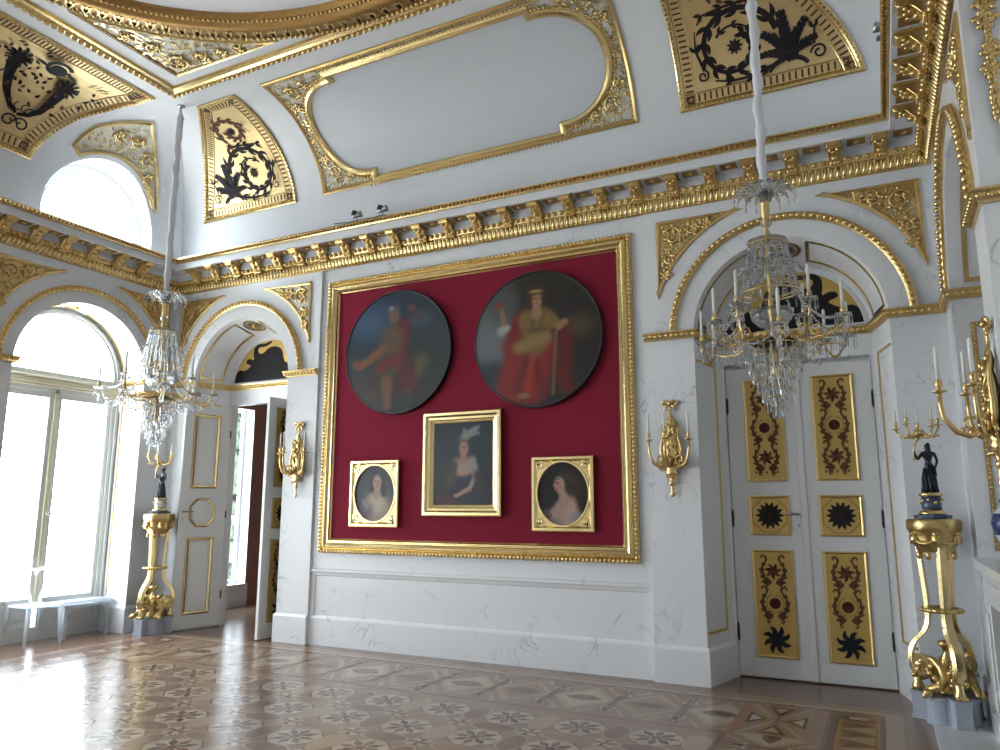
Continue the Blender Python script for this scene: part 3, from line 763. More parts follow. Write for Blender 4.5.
# ------------------------------------------------------------------ string courses and baseboards
SP = [(0.0, ZS), (0.02, ZS), (0.025, ZS + 0.015), (0.045, ZS + 0.03), (0.05, ZS + 0.05), (0.062, ZS + 0.062), (0.062, ZS + 0.078), (0.0, ZS + 0.08)]
runs = [
    ([(WR + 0.59, CY[0] + LR), (WR, CY[0] + LR), (WR, 0), (NX + NR0, 0), (NX + NR1, ND), (NX - NR1, ND), (NX - NR0, 0), (2.1, 0)], 'gilded string course round the right door niche and corner'),
    ([(-2.1, 0), (-NX + NR0, 0), (-NX + NR1, ND), (-NX - NR1, ND), (-NX - NR0, 0), (-W, 0), (-W, CY[0] + LR), (-W - 0.45, CY[0] + LR)], 'gilded string course round the left door niche and corner'),
    ([(-W - 0.45, CY[0] - LR), (-W, CY[0] - LR), (-W, CY[1] + LR), (-W - 0.45, CY[1] + LR)], 'gilded string course on the pier between the windows'),
    ([(-W - 0.45, CY[1] - LR), (-W, CY[1] - LR), (-W, CY[2] + LR), (-W - 0.45, CY[2] + LR)], 'gilded string course on the second window pier'),
    ([(WR + 0.59, -2.6), (WR, -2.6), (WR, CY[0] - LR), (WR + 0.59, CY[0] - LR)], 'gilded string course on the right wall pier beyond the fireplace niche'),
]
for path, lab in runs:
    b = MB(); b.sweep(path, SP, onP, mi=0)
    off = [(p[0], p[1]) for p in path]
    # leaf beads riding on the moulding
    q = MB(); q.sweep(path, [(0.045, 0), (0.046, 0)], onP)          # only to get the mitred offset line
    line = [q.v[2 * i] for i in range(len(path))]
    for (a, c) in zip(line, line[1:]):
        L = math.hypot(c[0] - a[0], c[1] - a[1]); n = max(1, int(L / 0.05))
        for k in range(n):
            t = (k + 0.5) / n; b.ball((a[0] + (c[0] - a[0]) * t, a[1] + (c[1] - a[1]) * t, ZS + 0.036), 0.02, 6, 4)
    trim(b.build(tname(), 'gold'), lab)
BP = [(0.0, 0.0), (0.028, 0.0), (0.028, 0.305), (0.02, 0.32), (0.012, 0.333), (0.0, 0.335)]
bruns = [
    ([(WR, -0.44), (WR, 0), (NX + NR0, 0), (NX + NR1 + 0.01, ND - 0.02)], 'baseboard_right', 'white marble baseboard in the right corner'),
    ([(NX - NR1 - 0.01, ND - 0.02), (NX - NR0, 0), (2.1, 0)], 'baseboard_pier_right', 'white marble baseboard of the pier left of the closed door'),
    ([(2.1, 0.05), (-2.1, 0.05)], 'baseboard_back', 'long white marble baseboard under the red picture wall'),
    ([(-2.1, 0), (-NX + NR0, 0), (-NX + NR1 + 0.01, ND - 0.02)], 'baseboard_pier_left', 'white marble baseboard of the pier right of the open door'),
    ([(-NX - NR1 - 0.01, ND - 0.02), (-NX - NR0, 0), (-W, 0), (-W, CY[0] + LR), (-W - 0.45, CY[0] + LR)], 'baseboard_left', 'white marble baseboard in the left corner'),
    ([(-W - 0.45, CY[0] - LR), (-W, CY[0] - LR), (-W, CY[1] + LR), (-W - 0.45, CY[1] + LR)], 'baseboard_window_pier', 'white marble baseboard of the pier between the windows'),
]
for path, nm, lab in bruns:
    b = MB(); b.sweep(path, BP, onP); trim(b.build(nm, 'marble'), lab, 'baseboard')
# fascia line below the string course, and the dado rail of the centre bay
b = MB(); b.sweep([(2.1, 0.05), (-2.1, 0.05)], [(0, 0.79), (0.012, 0.80), (0.02, 0.83), (0.035, 0.845), (0.035, 0.87), (0.0, 0.88)], onP)
b.mbox(-2.1, 2.1, 0.88, 4.6, 0, 0.012, onB5); b.mbox(-2.1, -2.04, 0.335, 0.80, 0, 0.012, onB5); b.mbox(2.04, 2.1, 0.335, 0.80, 0, 0.012, onB5)
trim(b.build(tname(), 'marble'), 'white marble dado rail under the red picture wall', 'rail')

# ------------------------------------------------------------------ arch mouldings
AP = [(-0.035, 0.0), (-0.035, 0.015), (-0.022, 0.022), (-0.015, 0.03), (0.015, 0.03), (0.022, 0.022), (0.035, 0.015), (0.035, 0.0)]
def arch_moulding(c, mp, lab, rr=1.058):
    b = MB(); a0 = math.asin(0.045 / rr)
    p = arc(c, ZC, rr, a0, PI - a0, 48); b.sweep(p, AP, mp, mi=0, sm=False)
    b.beads(p, 0.06, 0.027, 0.036, mp, nu=8, nv=6)
    trim(b.build(tname(), 'gold', recalc=False), lab, 'arch moulding')
arch_moulding(NX, onB, 'gold beaded arch over the closed double door')
arch_moulding(-NX, onB, 'gold beaded arch over the open door')
arch_moulding(CY[0], onL, 'gold beaded arch over the corner window')
arch_moulding(CY[1], onL, 'gold beaded arch over the middle window')
arch_moulding(CY[0], onR, 'gold beaded arch over the fireplace niche')

# gilt lines on the splayed niches
def niche_trim(cx, lab):
    b = MB(); DL = math.hypot(ND, NR0 - NR1)
    line = [(-0.013, 0.0), (-0.013, 0.008), (0.013, 0.008), (0.013, 0.0)]
    for sg in (-1, 1):
        mp = lambda u, v, h, sg=sg: niche_jamb(cx, sg, u / DL, v, h)
        p = [(0.03, 0.46), (0.42, 0.46), (0.42, 3.02), (0.03, 3.02)]
        b.sweep(p, line, mp); b.beads(dense(p, 0.5, False), 0.03, 0.009, 0.008, mp, nu=5, nv=3)
        b.sweep([(0.02, ZS - 0.14), (0.56, ZS - 0.14)], [(-0.012, 0), (-0.008, 0.006), (0.008, 0.006), (0.012, 0)], mp, mi=1)
    ms = lambda u, v, h: niche_pt(cx, v / 0.77, u / DL, h)
    for a0, a1 in ((0.13, 1.30), (PI - 1.30, PI - 0.13)):
        p = dense([(0.08, a0 * 0.77), (0.42, a0 * 0.77), (0.42, a1 * 0.77), (0.08, a1 * 0.77)], 0.05, True)
        b.sweep(p, line, ms, closed=True)
    # rosette at the crown of the soffit
    for k in range(12):
        a = 2 * PI * k / 12; b.leaf((0.23 + 0.02 * math.cos(a), PI / 2 * 0.77 + 0.02 * math.sin(a)), a, 0.1, 0.05, 0.012, ms)
    b.sweep(arc(0.23, PI / 2 * 0.77, 0.14, 0, 2 * PI, 24)[:-1], line, ms, closed=True)
    b.ball(ms(0.23, PI / 2 * 0.77, 0.01), 0.03)
    trim(b.build(tname(), ['gold', 'marble'], recalc=False), lab, 'gilt lines')
niche_trim(NX, 'thin gilt frames on the splayed sides of the closed door niche')
niche_trim(-NX, 'thin gilt frames on the splayed sides of the open door niche')
# window and fireplace niches: frames on the reveals
def reveal_trim(c, wall, lab, depth=0.42):
    b = MB(); line = [(-0.018, 0.0), (-0.018, 0.01), (0.018, 0.01), (0.018, 0.0)]
    sx = -1 if wall == 'L' else 1; x0 = -W if wall == 'L' else WR
    for sg in (-1, 1):
        mp = lambda u, v, h, sg=sg: (x0 + sx * u, c + sg * (LR - h), v)
        zb = 0.46 if wall == 'L' else 1.30
        if wall == 'L':
            p = [(depth - 0.02, zb), (depth - 0.02, 3.03)]; thin = [(o * 0.5, h) for o, h in line]
            b.sweep(p, thin, mp); b.beads(dense(p, 0.5, False), 0.04, 0.008, 0.008, mp, nu=5, nv=3)
        else:
            p = [(0.13, zb), (depth, zb), (depth, 3.03), (0.13, 3.03)]
            b.sweep(p, line, mp, closed=True); b.beads(dense(p, 0.5, True), 0.035, 0.011, 0.01, mp, closed=True, nu=5, nv=3)
    ms = lambda u, v, h: (x0 + sx * u, c + (LR - h) * math.cos(v / LR), ZC + (LR - h) * math.sin(v / LR))
    for a0, a1 in ((0.13, 1.28), (PI - 1.28, PI - 0.13)):
        p = dense([(0.12, a0 * LR), (depth, a0 * LR), (depth, a1 * LR), (0.12, a1 * LR)], 0.05, True); b.sweep(p, line, ms, closed=True)
    q = (0.12 + depth) / 2
    for k in range(12):
        a = 2 * PI * k / 12; b.leaf((q + 0.02 * math.cos(a), PI / 2 * LR + 0.02 * math.sin(a)), a, 0.09, 0.045, 0.012, ms)
    b.sweep(arc(q, PI / 2 * LR, 0.13, 0, 2 * PI, 24)[:-1], line, ms, closed=True); b.ball(ms(q, PI / 2 * LR, 0.01), 0.03)
    trim(b.build(tname(), 'gold', recalc=False), lab, 'gilt lines')
reveal_trim(CY[0], 'L', 'gilt lines on the reveal of the corner window')
reveal_trim(CY[0], 'R', 'gilt lines on the sides of the fireplace niche')

# ------------------------------------------------------------------ carved spandrels
def scroll(b, cx, cy, r, mp, h=0.012, w=0.02, turns=1.6, a0=0.0, sx=1, mi=0, leaves=True):
    pts = spiral(cx, cy, r, r * 0.18, a0, turns, 26, sx)
    b.tube([mp(u, v, h) for u, v in pts], [w * (1 - 0.5 * i / 26) for i in range(27)], 6, mi)
    for k in range(5): 
        a = 2 * PI * k / 5; b.ball(mp(cx + r * 0.12 * math.cos(a), cy + r * 0.12 * math.sin(a), h), r * 0.11, 6, 4, mi)
    if leaves:
        for i in range(3, 22, 3):
            u, v = pts[i]; a = math.atan2(v - cy, u - cx)
            b.ball(mp(u + w * 1.2 * math.cos(a), v + w * 1.2 * math.sin(a), h), w * 1.2, 6, 4, mi)
def wall_spandrel(c, sg, mp, mats, label, group=None):
    e0 = 1.187; zt = 4.485; r = 1.25
    a1 = math.asin((zt - ZC) / r); a2 = math.acos(e0 / r)
    pts = [(c + sg * e0, zt)] + [(c + sg * r * math.cos(a2 + (a1 - a2) * i / 24), ZC + r * math.sin(a2 + (a1 - a2) * i / 24)) for i in range(25)]
    if sg < 0: pts = [pts[0]] + pts[:0:-1]
    cx = sum(p[0] for p in pts) / len(pts)
    e = empty('gilded_spandrel', mp(c + sg * e0, zt, 0), label, 'carved spandrel', group)
    b = MB(); b.fill(pts, (), 0.1, 0.004, mp); b.build('carved_ground', mats[0], e, recalc=False)
    f = MB()
    ar = 0.0
    for (x0, y0), (x1, y1) in zip(pts, pts[1:] + pts[:1]): ar += x0 * y1 - x1 * y0
    s = 1 if ar > 0 else -1
    f.sweep(pts, [(s * 0.0, 0), (s * 0.0, 0.018), (s * 0.012, 0.022), (s * 0.03, 0.022), (s * 0.042, 0.012), (s * 0.042, 0.004)], mp, closed=True)
    f.build('gilt_frame', mats[1], e, recalc=False)
    g = MB()
    X = lambda d, z: (c + sg * (e0 - d), zt - z)
    for d, z, rr, a0 in ((0.17, 0.17, 0.10, 0.5), (0.36, 0.12, 0.065, 2.0), (0.13, 0.40, 0.065, 3.5), (0.50, 0.085, 0.035, 1.0), (0.085, 0.56, 0.035, 2.2)):
        u, v = X(d, z); scroll(g, u, v, rr, mp, 0.014, 0.018, 1.5, a0, sg)
    for k in range(150):
        d = random.uniform(0.05, 0.75); z = random.uniform(0.05, 0.8)
        u, v = X(d, z)
        if math.hypot(u - c, v - ZC) > r + 0.07: g.leaf((u, v), random.uniform(0, 6.28), random.uniform(0.05, 0.09), 0.022, random.uniform(0.008, 0.016), mp, 0, random.uniform(-1.2, 1.2)); k % 3 or g.ball(mp(u, v, 0.006), random.uniform(0.010, 0.018), 6, 4)
    g.build('foliage', mats[1], e, recalc=False)
    return e
wall_spandrel(NX, -1, onB, ('relief', 'gold'), 'gilded corner carving left above the closed double door')
wall_spandrel(NX, 1, onB, ('relief', 'gold'), 'gilded corner carving right above the closed double door, by the room corner')
wall_spandrel(-NX, -1, onB, ('relief', 'gold'), 'gilded corner carving left above the open door, behind the far chandelier')
wall_spandrel(-NX, 1, onB, ('reliefw', 'gold'), 'gilded corner carving, painted paler as if lit, above the open door, beside the red picture wall')  # whitish ground puts the window light into this carving's colour
wall_spandrel(CY[0], 1, onL, ('relief', 'gold'), 'gilded corner carving on the window wall next to the room corner')
wall_spandrel(CY[0], -1, onL, ('relief', 'gold'), 'gilded corner carving on the window wall at the left edge of the photo')
wall_spandrel(CY[0], -1, onR, ('relief', 'gold'), 'narrow gilded corner carving on the right wall above the fireplace niche')

# carved panel beside the lunette window
def lunette_spandrel():
    pts = [(UW_C[0] + 0.87 * math.cos(a), s_of_z(UW_Z + 0.87 * math.sin(a))) for a in [math.radians(30 + 93 * i / 20) for i in range(21)]]
    pts += [(-1.86, s_of_z(6.06)), (-1.82, s_of_z(6.18)), (-1.76, s_of_z(6.28)), (-1.62, s_of_z(6.37)), (-1.45, s_of_z(6.44)), (-1.27, s_of_z(6.485))]
    for z in (6.40, 6.30, 6.15, 6.0, 5.85):
        s = s_of_z(z); pts.append((-0.5 - t_of_s(s), s))
    e = empty('gilded_spandrel', onCL(-0.6, s_of_z(5.75), 0), 'white and gold carving curving round the half round window', 'carved spandrel')
    b = MB(); b.fill(pts, (), 0.08, 0.004, onCL); b.build('carved_ground', 'reliefw', e, recalc=False)
    f = MB(); d = dense(pts, 0.06)
    f.sweep(d, [(0, 0), (0, 0.02), (0.02, 0.024), (0.045, 0.018), (0.05, 0.004)], onCL, closed=True); f.build('gilt_frame', 'goldflat', e, recalc=False)
    g = MB()
    for u, z, r, a0 in ((-0.95, 6.22, 0.11, 0.3), (-1.2, 6.33, 0.09, 2.0), (-0.82, 6.05, 0.07, 4.0), (-1.45, 6.31, 0.07, 1.0), (-0.72, 5.92, 0.04, 1.0)):
        scroll(g, u, s_of_z(z), r, onCL, 0.014, 0.016, 1.5, a0)
    for k in range(260):
        u = random.uniform(-1.8, -0.6); s = random.uniform(s_of_z(5.8), s_of_z(6.46))
        if inside((u, s), [[(p[0] + (c0 - p[0]) * 0.08, p[1] + (c1 - p[1]) * 0.08) for c0, c1 in [(-1.1, s_of_z(6.25))] for p in pts]]): g.leaf((u, s), random.uniform(0, 6.28), random.uniform(0.05, 0.10), 0.022, random.uniform(0.008, 0.016), onCL, 0, random.uniform(-1.2, 1.2))
    g.build('foliage', 'goldflat', e, recalc=False)
lunette_spandrel()
# ------------------------------------------------------------------ painted panels of the vault
PM = ['ground', 'goldflat', 'golddark', 'dark', 'maroon', 'slate', 'brown', 'doorgold']
GR, GO, GD, DK, MR, SL, BR, DG = range(8)
class Pen:
    """flat painted ornament on a surface, every stroke a hair above the last"""
    def __init__(s, mp, h0=0.004):
        s.b = MB(); s.mp = mp; s.h = h0
    def up(s):
        s.h += 0.00012; return s.h
    def stroke(s, pts, ws, mi=DK): s.b.ribbon(pts, ws, s.up(), s.mp, mi)
    def leafy(s, pts, w0, w1, mi=DK, L=0.09, lw=0.03, every=3, sides=(1, -1)):
        n = len(pts); s.stroke(pts, [w0 + (w1 - w0) * i / (n - 1) for i in range(n)], mi)
        for i in range(1, n - 1, every):
            a = math.atan2(pts[i + 1][1] - pts[i - 1][1], pts[i + 1][0] - pts[i - 1][0])
            for sd in sides: s.b.leaf(pts[i], a + sd * 0.9, L * (1 - 0.5 * i / n), lw, s.up(), s.mp, mi, -sd * 1.0)
    def leaf(s, p, a, L, w, mi=DK, bend=0.0): s.b.leaf(p, a, L, w, s.up(), s.mp, mi, bend)
    def star(s, c, r, n, mi=DK, inner=0.55, ph=0.0):
        k = 2 * n; pts = [(c[0] + (r if i % 2 == 0 else r * inner) * math.cos(ph + PI * i / n), c[1] + (r if i % 2 == 0 else r * inner) * math.sin(ph + PI * i / n)) for i in range(k)]
        h = s.up(); s.b.add([s.mp(c[0], c[1], h)] + [s.mp(u, v, h) for u, v in pts], [(0, 1 + i, 1 + (i + 1) % k) for i in range(k)], mi)
    def disc(s, c, r, mi=DK): s.star(c, r, 10, mi, 0.97)
    def clump(s, c, R, mi=DK, n=9, a0=0.2, a1=2.94, w=0.4):
        for k in range(n):
            t = k / (n - 1) * 2 - 1; a = a0 + (a1 - a0) * k / (n - 1); L = R * (1.05 - 0.35 * abs(t)); bend = -t * 1.3 * (1 if a1 > a0 else -1) * -1
            pts = []; x, y = c; aa = a
            for i in range(9):
                pts.append((x, y)); x += math.cos(aa) * L / 8; y += math.sin(aa) * L / 8; aa += bend / 8
            s.leafy(pts, L * w * 0.5, L * 0.05, mi, L * 0.24, L * 0.10, 1)
def area2(p): return sum(a[0] * c[1] - c[0] * a[1] for a, c in zip(p, p[1:] + p[:1]))
def frame_and_flutes(e, c, out, mp, border=0.05, f0=0.07, f1=0.16, gap=0.045, bar=0.02, mats=('goldflat', 'brown', 'gold')):
    """gilt border moulding with a band of little cross bars inside it"""
    s = 1 if area2(out) > 0 else -1
    b = MB()
    b.sweep(out, [(0, 0), (0, 0.02), (s * 0.012, 0.028), (s * border * 0.7, 0.022), (s * border, 0.012), (s * border, 0.003)], mp, closed=True)
    q = MB(); q.sweep(out, [(s * border * 0.5, 0), (s * border * 0.51, 0)], onP, closed=True)
    b.beads([(v[0], v[1]) for v in q.v[::2]], 0.05, 0.015, 0.022, mp, closed=True, mi=1, nu=6, nv=4)
    b.sweep(out, [(s * f0, 0.005), (s * (f0 - 0.008), 0.012), (s * (f0 - 0.016), 0.005)], mp, closed=True); b.sweep(out, [(s * f1, 0.005), (s * (f1 + 0.008), 0.012), (s * (f1 + 0.016), 0.005)], mp, closed=True)
    b.build('gilt_frame', [mats[0], mats[2]], e, recalc=False)
    q = MB(); q.sweep(out, [(s * (f0 + 0.008), 0), (s * (f1 - 0.006), 0)], onP, closed=True)
    A = [(v[0], v[1]) for v in q.v[::2]]; B = [(v[0], v[1]) for v in q.v[1::2]]
    k = len(A)
    for i in range(k):
        a0, a1, b0, b1 = A[i], A[(i + 1) % k], B[i], B[(i + 1) % k]
        L = math.hypot(b1[0] - b0[0], b1[1] - b0[1]); n = max(1, round(L / gap))
        for j in range(n):
            t0 = (j + 0.5) / n - bar / max(L, 1e-6) / 2; t1 = (j + 0.5) / n + bar / max(L, 1e-6) / 2
            P = lambda A0, A1, t: (A0[0] + (A1[0] - A0[0]) * t, A0[1] + (A1[1] - A0[1]) * t)
            c.add([mp(*P(a0, a1, t0), 0.006), mp(*P(a0, a1, t1), 0.006), mp(*P(b0, b1, t1), 0.006), mp(*P(b0, b1, t0), 0.006)], [(0, 1, 2, 3)], BR)

def corner_panel(sg, label):
    s0, s1 = s_of_z(5.62), s_of_t(1.22)
    g = lambda s: sg * (W - t_of_s(s) - 0.43 + 0.08 * t_of_s(s))
    SS = [s0 + (s1 - s0) * i / 30 for i in range(31)]
    pin = sg * 2.57
    nb = 30
    out = [(pin + (g(s0) - pin) * i / nb, s0) for i in range(nb)] + [(g(s), s) for s in SS] + [(pin, s) for s in reversed(SS)][:-1]
    e = empty('painted_vault_panel', onCB(pin, s0, 0), label, 'painted vault panel', 'painted panels at the ends of the vault')
    p = Pen(onCB, 0.0045); p.b.fill(out, (), 0.1, 0.003, onCB, GR)
    frame_and_flutes(e, p.b, out, onCB)
    random.seed(3)
    X = lambda x: -sg * x
    mp = lambda pts: [(X(a), c) for a, c in pts]
    m = -sg
    A = lambda a: a if m > 0 else PI - a
    sp = spiral(-3.17, 1.16, 0.40, 0.13, PI * 0.95, -1.15, 30); p.leafy(mp(sp), 0.06, 0.028, DK, 0.17, 0.05, 2)
    p.leafy(mp(arc(-3.17, 1.16, 0.2, PI * 0.2, PI * 1.1, 12)), 0.025, 0.012, DK, 0.08, 0.03, 3)
    sp = spiral(-3.13, 1.77, 0.24, 0.09, PI * 1.2, -1.1, 24); p.leafy(mp(sp), 0.045, 0.02, BR, 0.13, 0.04, 2)
    p.leafy(mp([(-3.3, 1.56), (-3.1, 1.55), (-2.9, 1.52), (-2.85, 1.44)]), 0.03, 0.015, DK, 0.1, 0.04, 1)
    p.star((X(-3.17), 1.16), 0.085, 9, SL); p.star((X(-3.13), 1.77), 0.07, 9, SL)
    p.star((X(-3.32), 1.57), 0.07, 5, MR, 0.4); p.disc((X(-3.17), 1.16), 0.03, MR)
    c = (X(-3.67), 0.90)
    p.clump(c, 0.46, SL, 5, A(2.0), A(0.9), 0.30)
    p.clump((X(-3.64), 0.92), 0.30, DK, 6, A(3.0), A(0.1), 0.26)
    p.leafy(mp([(-3.6, 0.92), (-3.45, 0.88), (-3.3, 0.84), (-3.1, 0.84), (-2.95, 0.88)]), 0.04, 0.015, DK, 0.1, 0.04, 1)
    p.stroke(mp(spiral(-3.92, 0.92, 0.075, 0.02, 0, 1.3, 16)), 0.02, DK); p.stroke(mp(spiral(-2.84, 0.95, 0.06, 0.015, 2, 1.3, 16)), 0.018, DK)
    p.leafy(mp([(-3.88, 1.0), (-3.9, 1.15), (-3.83, 1.25)]), 0.03, 0.01, DK, 0.09, 0.035, 1)
    p.leafy(mp([(-2.86, 1.0), (-2.80, 1.2), (-2.82, 1.4)]), 0.035, 0.01, DK, 0.1, 0.04, 1)
    p.leafy(mp([(-2.98, 1.95), (-2.9, 1.85), (-2.84, 1.7)]), 0.02, 0.008, BR, 0.07, 0.03, 1)
    p.b.build('painted_field', PM, e, recalc=False)
corner_panel(-1, 'pale gold vault panel with black scrolls, above the open door')
corner_panel(1, 'amber gold vault panel with black scrolls, behind the near chandelier rod')

def horn_panel():
    Z = [(5.71, -2.29), (5.85, -2.26), (5.977, -2.209), (6.15, -2.11), (6.30, -1.992), (6.43, -1.81), (6.543, -1.62)]
    edge = [(y, s_of_z(z)) for z, y in Z] + [(-1.585, s_of_t(1.26))]
    mid = -LEN / 2
    edge = dense(edge, 0.06, False)
    far = edge; near = [(2 * mid - y, s) for y, s in reversed(edge)]
    n = 60
    top = [(far[-1][0] + (near[0][0] - far[-1][0]) * i / n, far[-1][1]) for i in range(1, n)]
    bot = [(near[-1][0] + (far[0][0] - near[-1][0]) * i / n, far[0][1]) for i in range(1, n)]
    out = far + top + near + bot
    e = empty('painted_vault_panel', onCL(mid, edge[0][1], 0), 'large gold vault panel with dark horns of plenty above the window wall', 'painted vault panel')
    p = Pen(onCL, 0.0045); p.b.fill(out, (), 0.12, 0.003, onCL, GR)
    frame_and_flutes(e, p.b, out, onCL, 0.05, 0.075, 0.19)
    random.seed(5)
    for m in (1, -1):
        Y = lambda y: y if m > 0 else 2 * mid - y
        mp = lambda pts: [(Y(a), c) for a, c in pts]
        A = lambda a: a if m > 0 else PI - a
        hA = [(-2.63, 1.18), (-2.74, 1.26), (-2.83, 1.39), (-2.90, 1.55), (-2.94, 1.70), (-2.95, 1.80)]
        hB = [(-2.63, 1.18), (-2.52, 1.22), (-2.43, 1.32), (-2.39, 1.46), (-2.37, 1.60), (-2.36, 1.72)]
        for hpts in (hA, hB):
            p.stroke(mp(hpts), [0.035, 0.055, 0.08, 0.10, 0.125, 0.15], SL)
            t = hpts[-1]; p.clump((Y(t[0]), t[1]), 0.19, SL, 9, A(2.6), A(0.4), 0.5); p.clump((Y(t[0]), t[1]), 0.17, DK, 8, A(-0.3), A(3.4), 0.4)
            for k in range(16):
                a = random.uniform(0, 2 * PI); d = random.uniform(0.2, 0.36); q = (Y(t[0]) + d * math.cos(a), min(t[1] + d * math.sin(a), 2.10))
                p.leaf(q, random.uniform(0, 6), 0.07, 0.04, random.choice((DK, BR, SL, DK)), 1)
        for k in range(22):
            q = (Y(random.uniform(-2.95, -2.3)), random.uniform(1.3, 1.85)); p.leaf(q, random.uniform(0, 6), 0.06, 0.035, random.choice((DK, BR, MR)), 1)
        for k in range(24):
            q = (Y(random.uniform(-2.3, -1.85)), 2.02 + random.uniform(-0.06, 0.06)); p.leaf(q, A(0.8), 0.06, 0.012, DK, 0.3)
        p.stroke(mp(spiral(-2.61, 2.0, 0.14, 0.03, 0.5, 1.5, 24)), 0.05, SL); p.disc((Y(-2.61), 2.0), 0.08, SL)
        p.leaf((Y(-2.5), 2.02), A(-0.7), 0.16, 0.05, SL, 0.8); p.leaf((Y(-2.72), 1.97), A(2.6), 0.16, 0.05, SL, 0.8)
        for cx, r, a in ((-2.70, 0.09, 0.0), (-2.56, 0.09, PI)):
            p.stroke(mp(spiral(cx, 1.08, r, 0.025, a, 1.2 if a == 0 else -1.2, 18)), 0.022, SL)
        for a in (0.7, 1.2, 1.9, 2.5): p.stroke(mp(arc(-2.63 + 0.12 * math.cos(a), 1.20 + 0.1 * math.sin(a), 0.05, a, a + 3.5, 8)), 0.014, DK)
    p.stroke(arc(mid, 1.6, 0.4, 0, 2 * PI, 36), 0.06, SL); p.star((mid, 1.6), 0.3, 12, DK)
    for k in range(20): p.leaf((mid + 0.4 * math.cos(k * PI / 10), 1.6 + 0.4 * math.sin(k * PI / 10)), k * PI / 10 + 1.2, 0.14, 0.06, DK, 0.6)
    for sy in (-1, 1): p.leafy([(mid + sy * 0.45, 1.5), (mid + sy * 0.7, 1.35), (mid + sy * 1.0, 1.4), (mid + sy * 1.15, 1.7)], 0.06, 0.02, DK, 0.15, 0.06, 1)
    p.b.build('painted_field', PM, e, recalc=False)
horn_panel()

# ------------------------------------------------------------------ large framed panel of the end vault
def great_panel():
    s0, s1 = s_of_z(5.63), s_of_t(1.24); X = 2.12
    out = dense([(-X, s0), (X, s0), (X, s1), (-X, s1)], 0.06)
    sb, st = s_of_z(5.715), s_of_t(1.05); sm = (sb + st) / 2; nt = 0.10
    R = arc(1.33, sm, 0.57, -PI / 2, PI / 2, 28, (st - sb) / 2 - nt)
    inner = [(-1.25, sb), (1.25, sb), (1.25, sb + nt)] + R + [(1.25, st - nt), (1.25, st), (-1.25, st), (-1.25, st - nt)] + [(-x, s) for x, s in reversed(R)] + [(-1.25, sb + nt)]
    inner = dense(inner, 0.06)
    e = empty('framed_vault_panel', onCB(0, s0, 0), 'large blank grey panel in a gold lobed frame, above the red picture wall', 'framed vault panel')
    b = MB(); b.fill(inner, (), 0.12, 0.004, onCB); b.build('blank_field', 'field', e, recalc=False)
    b = MB(); b.fill(out, [inner], 0.09, 0.003, onCB); b.build('carved_ground', 'reliefw', e, recalc=False)
    f = MB()
    f.sweep(inner, [(0.015, 0.004), (0.015, 0.02), (-0.005, 0.045), (-0.035, 0.05), (-0.06, 0.035), (-0.075, 0.012), (-0.085, 0.004)], onCB, closed=True)
    q = MB(); q.sweep(inner, [(-0.095, 0), (-0.096, 0)], onP, closed=True)
    f.beads([(v[0], v[1]) for v in q.v[::2]], 0.048, 0.016, 0.012, onCB, closed=True)
    f.build('lobed_frame', 'goldflat', e, recalc=False)
    f = MB(); f.sweep(out, [(0, 0), (0, 0.02), (0.015, 0.03), (0.04, 0.022), (0.05, 0.004)], onCB, closed=True)
    q = MB(); q.sweep(out, [(0.06, 0), (0.061, 0)], onP, closed=True)
    f.beads([(v[0], v[1]) for v in q.v[::2]], 0.05, 0.014, 0.012, onCB, closed=True)
    f.build('outer_frame', 'gold', e, recalc=False)
    g = MB(); big = [(u * 1.05, sm + (s - sm) * 1.09) for u, s in inner]
    for sx in (-1, 1):
        for u, s, r, a0 in ((1.86, sb + 0.16, 0.10, 0.5), (1.98, sb + 0.36, 0.06, 2.2), (1.66, sb + 0.08, 0.05, 1), (1.86, st - 0.10, 0.10, 0.5), (1.98, st - 0.30, 0.06, 2), (1.66, st - 0.02, 0.05, 1)):
            scroll(g, sx * u, s, r, onCB, 0.014, 0.016, 1.5, a0, sx)
        for k in range(14): g.ball(onCB(sx * 2.03, sm + (k - 6.5) * 0.07, 0.012), 0.018, 6, 4)
        for k in range(420):
            q = (sx * random.uniform(1.3, 2.04), random.uniform(s0 + 0.08, s1 - 0.08))
            if not inside(q, [big]): g.leaf(q, random.uniform(0, 6.28), random.uniform(0.04, 0.08), 0.02, random.uniform(0.008, 0.014), onCB, 0, random.uniform(-1.2, 1.2))
    g.build('foliage', 'goldflat', e, recalc=False)
great_panel()

# ------------------------------------------------------------------ flat of the ceiling: border, oval ring, corner carvings
b = MB(); p = [(-3.22, -1.53), (3.22, -1.53), (3.22, -LEN + 1.53), (-3.22, -LEN + 1.53)]
b.sweep(p, [(0, 0), (0, 0.03), (-0.02, 0.05), (-0.06, 0.05), (-0.09, 0.035), (-0.13, 0.03), (-0.14, 0.0)], onC, closed=True)
q = MB(); q.sweep(p, [(-0.035, 0), (-0.036, 0)], onP, closed=True); b.beads([(v[0], v[1]) for v in q.v[::2]], 0.075, 0.032, 0.05, onC, closed=True, nu=7, nv=5, mi=1)
trim(b.build(tname(), ['goldflat', 'gold'], recalc=False), 'gilded leaf border framing the flat of the ceiling', 'ceiling border')
EC = (0.0, -LEN / 2)
ell = lambda a, c, n=120: [(EC[0] + a * math.cos(2 * PI * i / n), EC[1] + c * math.sin(2 * PI * i / n)) for i in range(n)]
b = MB(); p = ell(3.02, 2.57)
b.sweep(p, [(0, 0), (0, 0.04), (0.03, 0.06), (0.07, 0.05), (0.09, 0.07), (0.22, 0.10), (0.28, 0.09), (0.31, 0.05), (0.36, 0.05), (0.38, 0.0)], onC, closed=True, sm=True)
b.beads(ell(2.99, 2.54), 0.06, 0.026, 0.055, onC, closed=True, mi=1)
